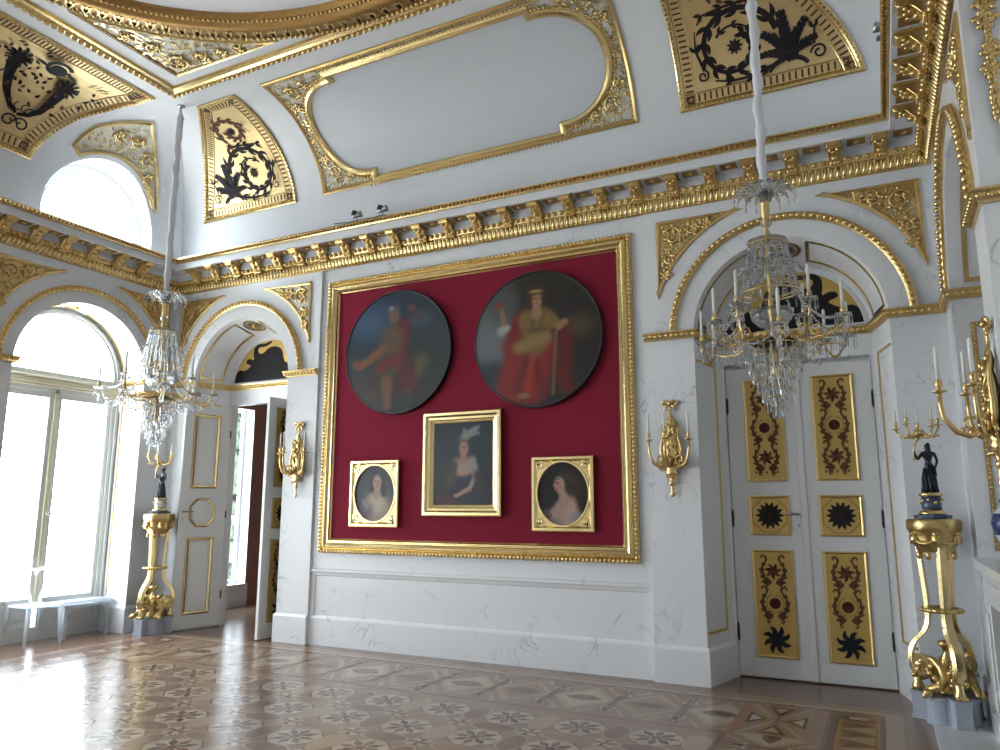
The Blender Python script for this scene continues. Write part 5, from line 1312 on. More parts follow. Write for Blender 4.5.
E5.limb(0.5, 0.55, 0.52, 0.36, 0.075, 0.1, (186, 152, 128), 0.35).blob(0.56, 0.74, 0.17, 0.12, (58, 42, 32), 0.3).blob(0.62, 0.62, 0.1, 0.12, (50, 36, 28), 0.35).blob(0.43, 0.64, 0.10, 0.125, (192, 154, 130), 0.22).blob(0.335, 0.63, 0.03, 0.022, (190, 150, 126), 0.3).blob(0.37, 0.565, 0.035, 0.02, (170, 100, 90), 0.4).blob(0.385, 0.67, 0.03, 0.014, (74, 50, 40), 0.4).limb(0.36, 0.72, 0.43, 0.735, 0.008, 0.008, (96, 64, 48), 0.5).blob(0.44, 0.6, 0.05, 0.04, (198, 130, 116), 0.8).limb(0.45, 0.8, 0.66, 0.72, 0.03, 0.04, (74, 56, 42), 0.5)
oval_portrait(1.19, 1.743, 0.345, 0.385, E5, 'small oval portrait of a woman in profile, right of the plumed lady')

# ------------------------------------------------------------------ candle helpers (local coordinates)
def candle_mb(c, L, r=0.011):
    b = MB(); b.lathe([(r, 0), (r, L * 0.96), (r * 0.6, L), (0.002, L + 0.004)], 10, c); b.tube([(c[0], c[1], c[2] + L), (c[0], c[1], c[2] + L + 0.012)], 0.0015, 5); return b
def cup_prof(s=1.0): return [(0.004 * s, -0.03 * s), (0.02 * s, -0.02 * s), (0.012 * s, -0.005 * s), (0.045 * s, 0.005 * s), (0.052 * s, 0.016 * s), (0.04 * s, 0.018 * s), (0.014 * s, 0.02 * s), (0.014 * s, 0.035 * s), (0.024 * s, 0.05 * s), (0.026 * s, 0.075 * s), (0.02 * s, 0.085 * s), (0.024 * s, 0.095 * s)]

# ------------------------------------------------------------------ gilt wall sconces
def make_sconce(label):
    e = empty('wall_sconce', (2.34, 0, 1.70), label, 'wall sconce', 'gilt candle sconces on the walls')
    mp = lambda u, v, h: (u, -h, v)
    b = MB()      # ribbon bow
    for s in (-1, 1):
        b.tube([mp(s * (0.035 + 0.035 * math.cos(t)), 0.905 + 0.022 * math.sin(t) + 0.008 * math.cos(t), 0.03 + 0.01 * math.sin(t)) for t in [2 * PI * k / 14 for k in range(14)]], 0.013, 6, closed=True)
        b.tube([mp(s * 0.01, 0.9, 0.03), mp(s * 0.04, 0.87, 0.03), mp(s * 0.05, 0.84, 0.025), mp(s * 0.065, 0.83, 0.03)], [0.012, 0.011, 0.009, 0.004], 6)
    b.ball(mp(0, 0.905, 0.04), 0.022); b.tube([mp(0, 0.89, 0.03), mp(0.004, 0.84, 0.03), mp(-0.003, 0.79, 0.03), mp(0, 0.76, 0.03)], 0.009, 6)
    for k in range(6): b.ball(mp(0.012 * math.cos(k * 2), 0.85 - 0.018 * k, 0.03), 0.013)
    b.build('ribbon_bow', 'gold', e, local=True)
    b = MB()      # lyre shaped body with leaves
    prof = [(0.004, 0.26), (0.03, 0.28), (0.055, 0.33), (0.075, 0.40), (0.085, 0.47), (0.078, 0.55), (0.055, 0.61), (0.04, 0.645), (0.055, 0.67), (0.06, 0.70), (0.045, 0.74), (0.02, 0.775), (0.004, 0.785)]
    b.lathe(prof, 18, (0, -0.035, 0), None, 0, True, 5, 0.06, 1.0, 0.42)
    for s in (-1, 1):
        b.tube([mp(s * 0.03, 0.30, 0.05), mp(s * 0.085, 0.36, 0.05), mp(s * 0.10, 0.46, 0.05), mp(s * 0.07, 0.58, 0.05), mp(s * 0.085, 0.66, 0.045), mp(s * 0.06, 0.72, 0.04)], [0.016, 0.016, 0.015, 0.013, 0.011, 0.006], 6)
        b.tube([mp(u, v, 0.05) for u, v in spiral(s * 0.09, 0.30, 0.05, 0.012, 0, 1.4 * s, 18)], [0.012 - 0.0003 * k for k in range(19)], 6)
        b.tube([mp(s * 0.02, 0.70, 0.05), mp(s * 0.075, 0.63, 0.055), mp(s * 0.02, 0.55, 0.075), mp(s * -0.04, 0.47, 0.07)], 0.010, 6)
    for k in range(22):
        a = k * 2.4; v = 0.33 + 0.018 * k; w = 0.07 - 0.0015 * k
        b.ball(mp(w * math.cos(a), v, 0.045 + 0.03 * abs(math.sin(a))), 0.016, 6, 4, sz=1.5)
    b.build('lyre_body', 'gold', e, local=True)
    b = MB()      # pendant finial
    b.lathe([(0.004, 0.0), (0.02, 0.015), (0.026, 0.035), (0.014, 0.055), (0.018, 0.075), (0.014, 0.10), (0.022, 0.115), (0.034, 0.13), (0.03, 0.145), (0.02, 0.155), (0.03, 0.18), (0.05, 0.215), (0.062, 0.235), (0.05, 0.25), (0.06, 0.275), (0.05, 0.30), (0.02, 0.305)], 16, (0, -0.04, 0), None, 0, True, 6, 0.07, 1.0, 0.6)
    for k in range(5): b.ball(mp((k - 2) * 0.022, 0.19, 0.075 - 0.006 * abs(k - 2)), 0.014)
    b.build('pendant_finial', 'gold', e, local=True)
    for ang, R in ((PI, 0.21), (0.0, 0.21), (-PI / 2, 0.235)):
        d = (math.cos(ang), min(-0.02, math.sin(ang)) if abs(math.sin(ang)) > 0.5 else -0.45)
        l = math.hypot(*d); d = (d[0] / l, d[1] / l)
        P = lambda r, z: (d[0] * r, -0.05 + d[1] * r, z)
        b = MB(); b.tube([P(0.0, 0.36), P(0.05, 0.315), P(0.11, 0.29), P(0.165, 0.31), P(R - 0.01, 0.39), P(R, 0.46), P(R, 0.52)], [0.02, 0.019, 0.017, 0.015, 0.013, 0.012, 0.011], 8)
        b.tube([P(r, z) for r, z in spiral(0.10, 0.355, 0.055, 0.012, -1.5, -1.3, 16)], [0.011 - 0.0004 * k for k in range(17)], 6)
        for k in range(4): b.ball(P(0.06 + 0.04 * k, 0.30 + 0.01 * k), 0.02 - 0.002 * k, sz=1.2)
        b.lathe(cup_prof(0.78), 14, P(R, 0.535))
        arm = b.build('arm', 'gold', e, local=True)
        candle_mb(P(R, 0.585), 0.21).build('candle', 'candle', arm, local=True)
    return e
sc = make_sconce('gilt three armed sconce on the pier right of the red picture wall')
s2 = copy_tree(sc); s2.location = (-2.34, 0, 1.715); s2['label'] = 'gilt three armed sconce beside the open door, left of the red picture wall'
s3 = copy_tree(sc); s3.location = (WR, -2.45, 1.70); s3.rotation_euler = (0, 0, -PI / 2); s3['label'] = 'gilt sconce on the right wall, cut off by the right edge of the photo'

# ------------------------------------------------------------------ gilded tripod stands with bronze candelabra
def make_stand(label, loc):
    e = empty('tripod_stand', loc, label, 'stand', 'gilded tripod stands in the two corners')
    b = MB()
    AL = math.radians(-75)
    b.lathe([(0.0, 0.0), (0.16, 0.0), (0.16, 0.19), (0.0, 0.192)], 48, (0, 0, 0), None, 0, False)
    for k in range(3):
        a = AL + 2 * PI * k / 3; a2 = a + PI / 3
        b.lathe([(0.0, 0.0), (0.10, 0.0), (0.10, 0.02), (0.092, 0.03), (0.092, 0.165), (0.10, 0.175), (0.10, 0.197), (0.0, 0.198)], 24, (0.105 * math.cos(a2), 0.105 * math.sin(a2), 0), None, 0, False)
        b.box(0.10, 0.255, -0.055, 0.055, 0.0, 0.20, 0, Matrix.Rotation(a, 4, 'Z')); b.box(0.10, 0.262, -0.062, 0.062, 0.0, 0.03, 0, Matrix.Rotation(a, 4, 'Z')); b.box(0.10, 0.262, -0.062, 0.062, 0.175, 0.203, 0, Matrix.Rotation(a, 4, 'Z'))
    b.build('marble_base', 'greymarble', e, local=True)
    for k in range(3):
        a = AL + 2 * PI * k / 3
        ca, sa = math.cos(a), math.sin(a)
        rz = [(0.125, 1.30), (0.118, 1.15), (0.105, 0.95), (0.10, 0.80), (0.105, 0.73), (0.125, 0.67), (0.16, 0.625), (0.20, 0.585), (0.235, 0.53), (0.252, 0.46), (0.248, 0.39), (0.225, 0.33), (0.185, 0.295), (0.145, 0.31), (0.12, 0.355), (0.12, 0.41), (0.145, 0.45), (0.18, 0.45), (0.20, 0.415), (0.185, 0.38), (0.165, 0.39)]
        for _ in range(2): rz = [rz[0]] + [q for p0, p1 in zip(rz, rz[1:]) for q in ((p0[0] * 0.75 + p1[0] * 0.25, p0[1] * 0.75 + p1[1] * 0.25), (p0[0] * 0.25 + p1[0] * 0.75, p0[1] * 0.25 + p1[1] * 0.75))] + [rz[-1]]
        b = MB(); vs = []; n = len(rz)
        for i, (r, z) in enumerate(rz):
            p0 = rz[max(i - 1, 0)]; p1 = rz[min(i + 1, n - 1)]; dr, dz = p1[0] - p0[0], p1[1] - p0[1]; l = math.hypot(dr, dz); nr, nz = -dz / l, dr / l
            w = 0.040 if z > 0.7 else 0.044; th = 0.017
            for tw, nn in ((-w, -th), (w, -th), (w * 0.55, th), (-w * 0.55, th)):
                rr = r + nr * nn; zz = z + nz * nn; vs.append((rr * ca - tw * sa, rr * sa + tw * ca, zz))
        fs = [(4 * i + j, 4 * i + (j + 1) % 4, 4 * i + 4 + (j + 1) % 4, 4 * i + 4 + j) for i in range(n - 1) for j in range(4)] + [(3, 2, 1, 0), (4 * n - 4, 4 * n - 3, 4 * n - 2, 4 * n - 1)]
        b.add(vs, fs, 0)
        P = lambda r, z, t=0.0: (r * ca - t * sa, r * sa + t * ca, z)
        b.tube([P(0.185, 0.40, -0.038), P(0.185, 0.40, 0.038)], 0.078, 24, sm=False); b.tube([P(0.185, 0.40, -0.05), P(0.185, 0.40, 0.05)], 0.028, 12); b.lathe([(0.0, 0.20), (0.04, 0.205), (0.045, 0.235), (0.03, 0.27), (0.035, 0.31), (0.0, 0.325)], 10, (0.215 * ca, 0.215 * sa, 0), None, 0)
        for t in (-0.028, 0, 0.028): b.ball(P(0.25, 0.217, t), 0.018, 6, 4)
        for q in range(6): b.ball(P(0.20 + 0.03 * math.sin(q * 1.1), 0.30 + 0.02 * q, (q % 2 - 0.5) * 0.09), 0.022, 6, 4)
        b.build('leg', 'goldflat', e, local=True, bevel=0.003)
    b = MB()      # carved creatures and leaves between the feet
    for k in range(3):
        a = AL + PI / 3 + 2 * PI * k / 3; ca, sa = math.cos(a), math.sin(a)
        P = lambda r, z, t=0.0: (r * ca - t * sa, r * sa + t * ca, z)
        b.tube([P(0.20, 0.215, -0.06), P(0.19, 0.24, -0.02), P(0.15, 0.27, 0.05), P(0.11, 0.33, 0.07), P(0.10, 0.40, 0.03), P(0.11, 0.45, -0.02), P(0.13, 0.47, -0.05)], [0.015, 0.028, 0.038, 0.034, 0.028, 0.024, 0.016], 9)
        b.ball(P(0.215, 0.225, 0.0), 0.042, 8, 6, sz=0.8); b.ball(P(0.245, 0.21, 0.0), 0.024, 8, 5)
        for q in range(7): b.ball(P(0.17 - 0.01 * q, 0.25 + 0.025 * q, 0.03 - 0.01 * q + 0.05 * math.sin(q)), 0.026, 6, 4)
    b.lathe([(0.0, 0.20), (0.09, 0.2), (0.07, 0.24), (0.04, 0.27), (0.05, 0.33), (0.035, 0.40), (0.045, 0.45), (0.02, 0.50), (0.03, 0.54), (0.055, 0.56), (0.05, 0.59), (0.0, 0.60)], 14)
    b.build('carved_creatures', 'gold', e, local=True)
    b = MB(); b.lathe([(0.122, 0.80), (0.14, 0.805), (0.145, 0.82), (0.14, 0.835), (0.122, 0.84), (0.122, 0.80)], 24)
    for k in range(20): a = 2 * PI * k / 20; b.ball((0.14 * math.cos(a), 0.14 * math.sin(a), 0.82), 0.016, 6, 4)
    b.build('collar_ring', 'gold', e, local=True)
    b = MB(); b.lathe([(0.0, 1.26), (0.12, 1.26), (0.135, 1.275), (0.135, 1.295), (0.15, 1.31), (0.165, 1.36), (0.165, 1.40), (0.18, 1.42), (0.19, 1.44), (0.19, 1.50), (0.18, 1.515), (0.0, 1.517)], 30, (0, 0, 0), None, 0, True, 6, 0.03)
    for k in range(6):
        a = 2 * PI * k / 6 - PI / 2; c = (0.165 * math.cos(a), 0.165 * math.sin(a))
        b.ball((c[0], c[1], 1.36), 0.036, 8, 6, sz=1.25); b.ball((c[0] * 1.17, c[1] * 1.17, 1.352), 0.014, 6, 4); b.ball((c[0] * 1.03, c[1] * 1.03, 1.40), 0.03, 8, 5, sz=0.6)
        a2 = a + PI / 6; b.tube([(0.17 * math.cos(a + t), 0.17 * math.sin(a + t), 1.36 - 0.035 * math.sin(PI * (t / (PI / 3)))) for t in [PI / 3 * q / 6 for q in range(7)]], 0.012, 6)
        b.ball((0.12 * math.cos(a2), 0.12 * math.sin(a2), 1.235), 0.022, 6, 5, sz=1.6)
    b.build('capital', 'gold', e, local=True)
    return e
def skin_figure(name, parent, verts, edges, mat, levels=2):
    me = bpy.data.meshes.new(name); me.from_pydata([v[0] for v in verts], edges, []); me.materials.append(M[mat])
    o = bpy.data.objects.new(name, me); COL.objects.link(o); o.parent = parent
    sk = o.modifiers.new('skin', 'SKIN'); sk.use_smooth_shade = True
    for i, v in enumerate(verts):
        me.skin_vertices[0].data[i].radius = (v[1], v[1] if len(v) < 3 else v[2])
    me.skin_vertices[0].data[0].use_root = True
    s = o.modifiers.new('sub', 'SUBSURF'); s.levels = levels; s.render_levels = levels
    dg = bpy.context.evaluated_depsgraph_get(); ev = o.evaluated_get(dg); nm = bpy.data.meshes.new_from_object(ev)
    o.modifiers.clear(); o.data = nm; nm.polygons.foreach_set('use_smooth', [True] * len(nm.polygons))
    if not nm.materials: nm.materials.append(M[mat])
    return o
def make_candelabrum(label, loc, plinth):
    e = empty('figure_candelabrum', loc, label, 'candelabrum', 'bronze figure candelabra on the tripod stands')
    b = MB(); b.lathe([(0.0, 0), (0.135, 0), (0.135, 0.028), (0.0, 0.03)], 8, mi=0, sm=False); b.build('foot_slab', 'bluemarble', e, local=True, bevel=0.003)
    b = MB(); b.lathe([(0.0, 0.03), (0.10, 0.03), (0.10, 0.045), (0.085, 0.06), (0.072, 0.07)], 24, mi=0); b.lathe([(0.072, 0.07), (0.07, 0.10), (0.07, 0.17)], 24, mi=1); b.lathe([(0.07, 0.17), (0.085, 0.18), (0.085, 0.20), (0.0, 0.202)], 24, mi=0)
    for k in range(10): a = 2 * PI * k / 10; b.ball((0.076 * math.cos(a), 0.076 * math.sin(a), 0.135 + 0.012 * math.cos(3 * a)), 0.014, 6, 4)
    b.build('drum_plinth', ['goldflat', plinth], e, local=True)
    Z = 0.20
    V = [((0, 0, Z + 0.20), 0.036, 0.030), ((0.004, 0, Z + 0.255), 0.027, 0.022), ((0.008, 0, Z + 0.31), 0.036, 0.026), ((0.01, 0, Z + 0.335), 0.018, 0.016), ((0.006, -0.004, Z + 0.37), 0.025, 0.027), ((0.006, 0.0, Z + 0.392), 0.017, 0.018),
         ((-0.035, 0, Z + 0.318), 0.014), ((-0.068, -0.012, Z + 0.265), 0.0105), ((-0.085, -0.03, Z + 0.315), 0.008), ((-0.09, -0.034, Z + 0.335), 0.008),
         ((0.05, 0, Z + 0.315), 0.014), ((0.068, 0.0, Z + 0.255), 0.011), ((0.05, -0.03, Z + 0.205), 0.009), ((0.045, -0.04, Z + 0.19), 0.008),
         ((0.004, 0.0, Z + 0.13), 0.043, 0.038), ((-0.002, 0.002, Z + 0.06), 0.044, 0.042), ((0, 0.002, Z + 0.012), 0.052, 0.048)]
    E = [(0, 1), (1, 2), (2, 3), (3, 4), (4, 5), (2, 6), (6, 7), (7, 8), (8, 9), (2, 10), (10, 11), (11, 12), (12, 13), (0, 14), (14, 15), (15, 16)]
    f = skin_figure('bronze_figure', e, V, E, 'bronze')
    b = MB()
    for k in range(11):
        a = 2 * PI * k / 11; q = 0.046
        b.tube([(0.03 * math.cos(a), 0.027 * math.sin(a), Z + 0.20), (q * 0.93 * math.cos(a + 0.1), q * 0.85 * math.sin(a + 0.1), Z + 0.12), (q * math.cos(a + 0.25), q * 0.95 * math.sin(a + 0.25), Z + 0.05), (q * 1.15 * math.cos(a + 0.2), q * 1.1 * math.sin(a + 0.2), Z + 0.004)], [0.007, 0.012, 0.013, 0.014], 6)
    b.tube([(-0.03, -0.022, Z + 0.30), (0.0, -0.034, Z + 0.25), (0.035, -0.03, Z + 0.20), (0.05, 0.0, Z + 0.14)], [0.01, 0.014, 0.016, 0.01], 6)
    b.ball((0.012, 0.014, Z + 0.385), 0.018, 8, 6); b.ball((0.006, -0.026, Z + 0.37), 0.006, 6, 4)
    b.build('drapery', 'bronze', f, local=True)
    c = (-0.09, -0.034)
    b = MB(); b.tube([(c[0], c[1], Z + 0.28), (c[0], c[1], Z + 0.36), (c[0] + 0.03, c[1] + 0.01, Z + 0.44), (c[0] + 0.05, c[1] + 0.02, Z + 0.50)], [0.006, 0.008, 0.008, 0.008], 8); b.ball((c[0] + 0.03, c[1] + 0.01, Z + 0.43), 0.017); b.ball((c[0], c[1], Z + 0.275), 0.012)
    cx, cy, cz = c[0] + 0.05, c[1] + 0.02, Z + 0.47
    for k in range(9): a = 2 * PI * k / 9; b.leaf if False else b.ball((cx + 0.03 * math.cos(a), cy + 0.03 * math.sin(a), cz + 0.01), 0.013, 6, 4, sz=1.6)
    b.build('branch_stem', 'gold', e, local=True)
    for k in range(5):
        a = PI * 0.9 + 2 * PI * k / 5; R = 0.15 if k else 0.17
        ca, sa = math.cos(a), math.sin(a); up = 0.03 + 0.025 * (k % 2)
        b = MB(); b.tube([(cx, cy, cz), (cx + 0.05 * ca, cy + 0.05 * sa, cz - 0.03), (cx + 0.11 * ca, cy + 0.11 * sa, cz - 0.02), (cx + R * ca, cy + R * sa, cz + up)], [0.009, 0.009, 0.008, 0.007], 7)
        for q in range(4): b.ball((cx + (0.05 + 0.03 * q) * ca, cy + (0.05 + 0.03 * q) * sa, cz - 0.022 + 0.012 * (q % 2)), 0.011, 6, 4)
        b.lathe(cup_prof(0.62), 12, (cx + R * ca, cy + R * sa, cz + up + 0.015))
        arm = b.build('arm', 'gold', e, local=True)
        candle_mb((cx + R * ca, cy + R * sa, cz + up + 0.05), 0.13, 0.008).build('candle', 'candle', arm, local=True)
    return e
make_stand('tall gilded tripod stand in the right corner by the closed door', (4.475, -0.31, 0))
make_stand('tall gilded tripod stand in the left corner between the window and the open door', (-4.43, -0.29, 0))
make_candelabrum('dark bronze figure holding gilt candle branches, on the right hand stand', (4.475, -0.31, 1.518), 'bluemarble')
make_candelabrum('dark bronze figure holding gilt candle branches, on the left hand stand', (-4.43, -0.29, 1.518), 'palemarble')
# ------------------------------------------------------------------ crystal chandeliers
def strand(b, p0, p1, sag, n, r, mi=0, taper=0.0):
    p0 = Vector(p0); p1 = Vector(p1)
    for i in range(n):
        t = (i + 0.5) / n; p = p0.lerp(p1, t); p.z -= sag * 4 * t * (1 - t)
        q = r * (1 + taper * (t - 0.5)); b.gem(p, q, q * 2.3, mi)
def prism(b, p, L, w, mi=0):
    x, y, z = p; a = math.atan2(y, x + 1e-6)
    u = Vector((-math.sin(a), math.cos(a), 0)) * w; o = Vector((math.cos(a), math.sin(a), 0)) * w * 0.6
    top = Vector((x, y, z)); c1 = top - Vector((0, 0, L * 0.7)); bot = top - Vector((0, 0, L))
    vs = [top + u * 0.5, top + o * 0.5, top - u * 0.5, top - o * 0.5, c1 + u, c1 + o, c1 - u, c1 - o, bot]
    b.add(vs, [(0, 1, 2, 3)[::-1]] + [(k, (k + 1) % 4, 4 + (k + 1) % 4, 4 + k) for k in range(4)] + [(4 + k, 4 + (k + 1) % 4, 8) for k in range(4)], mi)
def make_chandelier(label, loc, top):
    e = empty('crystal_chandelier', loc, label, 'chandelier', 'crystal chandeliers hanging in the far corners')
    P = lambda r, a, z: (r * math.cos(a), r * math.sin(a), z)
    random.seed(11)
    # cloth covered chain, with a small hook
    b = MB(); n = 40; z0, z1 = 1.80, top - 0.03
    b.tube([(0.006 * math.sin(i * 0.9), 0.006 * math.cos(i * 1.3), z0 + (z1 - z0) * i / n) for i in range(n + 1)], [0.036 + 0.007 * math.sin(i * 1.7) + (0.010 if i % 9 == 0 else 0) - (0.014 if i > n - 2 else 0) for i in range(n + 1)], 12)
    b.build('chain_sleeve', 'sleeve', e, local=True)
    b = MB(); b.tube([(0, 0, top - 0.05), (0, 0, top)], 0.012, 8); b.lathe([(0.0, top - 0.012), (0.04, top - 0.01), (0.05, top)], 14); b.build('ceiling_hook', 'steel', e, local=True)
    # gilt stem
    b = MB(); b.lathe([(0.004, 0.30), (0.03, 0.33), (0.02, 0.40), (0.035, 0.48), (0.02, 0.56), (0.016, 0.75), (0.024, 0.85), (0.014, 0.95), (0.016, 1.10), (0.026, 1.16), (0.018, 1.22), (0.013, 1.35), (0.022, 1.42), (0.014, 1.50), (0.026, 1.60), (0.032, 1.62), (0.030, 1.70), (0.036, 1.72), (0.036, 1.76), (0.01, 1.80)], 14); b.build('stem', 'gold', e, local=True)
    # crown of glass plumes
    for k in range(16):
        a = 2 * PI * k / 16; b = MB()
        pts = [P(0.03, a, 1.72), P(0.08, a, 1.80), P(0.14, a, 1.845), P(0.20, a, 1.84), P(0.235, a, 1.80)]
        vs = []
        for i, p in enumerate(pts):
            w = (0.008, 0.02, 0.028, 0.024, 0.008)[i]; t = Vector((-math.sin(a), math.cos(a), 0)) * w
            for s, dz in ((-1, 0), (0, 0.010), (1, 0), (0, -0.006)): vs.append(Vector(p) + t * s + Vector((0, 0, dz)))
        b.add(vs, [(4 * i + j, 4 * i + (j + 1) % 4, 4 * i + 4 + (j + 1) % 4, 4 * i + 4 + j) for i in range(4) for j in range(4)] + [(3, 2, 1, 0), (16, 17, 18, 19)], 0)
        prism(b, P(0.235, a, 1.795), 0.07, 0.010); b.gem(P(0.15, a + 0.2, 1.80), 0.014, 0.03)
        b.build('crown_plume', 'crystal', e, local=True)
    b = MB(); b.ball((0, 0, 1.56), 0.045, 8, 6, sm=False); b.ball((0, 0, 1.47), 0.03, 8, 5, sm=False); b.lathe([(0.02, 1.395), (0.12, 1.39), (0.15, 1.41), (0.12, 1.40), (0.02, 1.41)], 24, sm=False); b.build('glass_ball', 'crystal', e, local=True)
    # upper hoop, from which bead strands fall to the waist ring
    for R, z, zz, n in ((0.14, 1.38, 1.40, 28), (0.215, 0.98, 0.93, 32)):
        b = MB(); b.tube([P(R, 2 * PI * k / n, z) for k in range(n)], 0.007, 6, closed=True)
        for k in range(4): b.tube([P(0.0, k * PI / 2, zz), P(R, k * PI / 2, z)], 0.005, 6)
        b.build('hoop', 'gold', e, local=True)
    for k in range(18):
        a = 2 * PI * k / 18; b = MB()
        strand(b, P(0.14, a, 1.37), P(0.212, a, 0.985), 0.0, 15, 0.0145)
        if k % 2 == 0: strand(b, P(0.15, a, 1.395), P(0.15, a + 2 * PI / 9, 1.395), 0.07, 8, 0.010)
        prism(b, P(0.225, a, 0.965), 0.085, 0.011)
        b.build('bead_strand', 'crystal', e, local=True)
    for k in range(8):
        a = 2 * PI * k / 8; b = MB(); b.tube([P(0.02, a, 1.15), P(0.10, a, 1.24), P(0.20, a, 1.20), P(0.25, a, 1.13)], [0.010, 0.009, 0.008, 0.006], 6); prism(b, P(0.25, a, 1.125), 0.09, 0.012); b.gem(P(0.25, a, 1.15), 0.017, 0.035)
        b.build('glass_scroll', 'crystal', e, local=True)
    # glass bowl and gilt ring carrying the arms
    b = MB(); b.lathe([(0.02, 0.70), (0.10, 0.72), (0.15, 0.77), (0.165, 0.84), (0.15, 0.845), (0.135, 0.78), (0.09, 0.735), (0.02, 0.715)], 26, sm=True); b.build('glass_bowl', 'bowlglass', e, local=True)
    b = MB(); b.lathe([(0.20, 0.585), (0.218, 0.59), (0.224, 0.61), (0.228, 0.63), (0.222, 0.64), (0.205, 0.64), (0.20, 0.585)], 32)
    for k in range(30): a = 2 * PI * k / 30; b.ball(P(0.224, a, 0.612), 0.013, 6, 4)
    for k in range(6): a = 2 * PI * k / 6; b.tube([P(0.02, a, 0.50), P(0.11, a, 0.53), P(0.21, a, 0.60)], 0.008, 6)
    b.build('gilt_ring', 'gold', e, local=True)
    # twelve arms: eight low and long, four high and short
    tips = []
    arms = [(2 * PI * (k + 0.25) / 8, 0.615 if k % 2 else 0.53, 0.66 if k % 2 else 0.60, 0.61) for k in range(8)] + [(2 * PI * (k + 0.6) / 4, 0.36, 0.84, 0.64) for k in range(4)]
    for a, R, z, zr in arms:
        b = MB(); b.tube([P(0.22, a, zr), P(0.22 + (R - 0.22) * 0.35, a, zr - 0.055), P(0.22 + (R - 0.22) * 0.7, a, zr - 0.05), P(R, a, z - 0.06), P(R, a, z - 0.01)], [0.009, 0.009, 0.008, 0.008, 0.008], 7)
        b.tube([P(r, a, zz) for r, zz in spiral(0.22 + (R - 0.22) * 0.4, zr - 0.005, 0.05, 0.012, 0, 1.3, 14)], 0.006, 5)
        b.lathe([(0.012, z + 0.012), (0.016, z + 0.03), (0.02, z + 0.06), (0.014, z + 0.065)], 10, P(R, a, 0))
        arm = b.build('arm', 'gold', e, local=True)
        c = MB(); c.lathe([(0.008, z - 0.005), (0.035, z), (0.055, z + 0.014), (0.058, z + 0.02), (0.05, z + 0.018), (0.03, z + 0.008), (0.008, z + 0.008)], 14, P(R, a, 0), sm=False)
        for q in range(8):
            t = 2 * PI * q / 8; x, y = R * math.cos(a) + 0.055 * math.cos(t), R * math.sin(a) + 0.055 * math.sin(t)
            c.gem((x, y, z), 0.009, 0.02); prism(c, (x, y, z - 0.012), 0.085 if q % 2 else 0.065, 0.0095)
        prism(c, P(R, a, z - 0.06), 0.11, 0.014)
        for q in range(4):
            t = (q + 1) / 5; cd = MB(); prism(cd, P(0.22 + (R - 0.22) * t, a + 0.02 * (q % 2 - 0.5), zr - 0.07), 0.085, 0.011); cd.gem(P(0.22 + (R - 0.22) * t, a, zr - 0.058), 0.013, 0.03); cd.build('crystal_drop', 'crystal', arm, local=True)
        c.build('drip_pan', 'crystal', arm, local=True)
        candle_mb(P(R, a, z + 0.055), 0.215, 0.0115).build('candle', 'candle', arm, local=True)
        tips.append((a, R, z))
    # bead swags
    low = sorted(tips[:8])
    for k in range(8):
        a, R, z = low[k]; a2, R2, zz = low[(k + 1) % 8]
        b = MB(); strand(b, P(R * 0.97, a, z - 0.01), P(R2 * 0.97, a2, zz - 0.01), 0.13, 24, 0.0115, 0); b.build('bead_swag', 'crystal' if k % 3 else 'goldflat', e, local=True)
        b = MB(); strand(b, P(0.21, a + 0.1, 0.97), P(R * 0.95, a, z + 0.02), 0.10, 22, 0.0145, 0); b.build('bead_swag', 'crystal', e, local=True)
    # tiers of hanging prisms below
    for r, z, L, n in ((0.225, 0.545, 0.13, 28), (0.19, 0.46, 0.12, 24), (0.165, 0.385, 0.12, 22), (0.135, 0.305, 0.12, 18), (0.105, 0.225, 0.11, 15), (0.075, 0.15, 0.10, 11), (0.04, 0.085, 0.085, 7)):
        b = MB()
        for k in range(n):
            a = 2 * PI * (k + 0.3 * random.random()) / n; b.gem(P(r, a, z), 0.011, 0.022); prism(b, P(r, a, z - 0.012), L * random.uniform(0.9, 1.05), 0.0125)
        b.build('prism_tier', 'crystal', e, local=True)
        b = MB(); b.tube([P(r, 2 * PI * k / 24, z + 0.012) for k in range(24)], 0.0045, 5, closed=True)
        for k in range(3): b.tube([P(0, 0, z + 0.03), P(r, 2 * PI * k / 3, z + 0.012)], 0.003, 4)
        b.build('tier_hoop', 'goldflat', e, local=True)
    b = MB(); b.lathe([(0.0, 0.0), (0.018, 0.02), (0.022, 0.04), (0.008, 0.06), (0.0, 0.07)], 8, sm=False); b.tube([(0, 0, 0.06), (0, 0, 0.34)], 0.006, 6); b.build('end_drop', 'crystal', e, local=True)
    return e
CHZ = 2.27
make_chandelier('crystal chandelier on a white sleeved chain before the closed double door', (3.47, -1.27, CHZ), ZT - CHZ)
make_chandelier('crystal chandelier hanging in the far left corner before the bright window', (-3.38, -1.30, CHZ), ZT - CHZ)

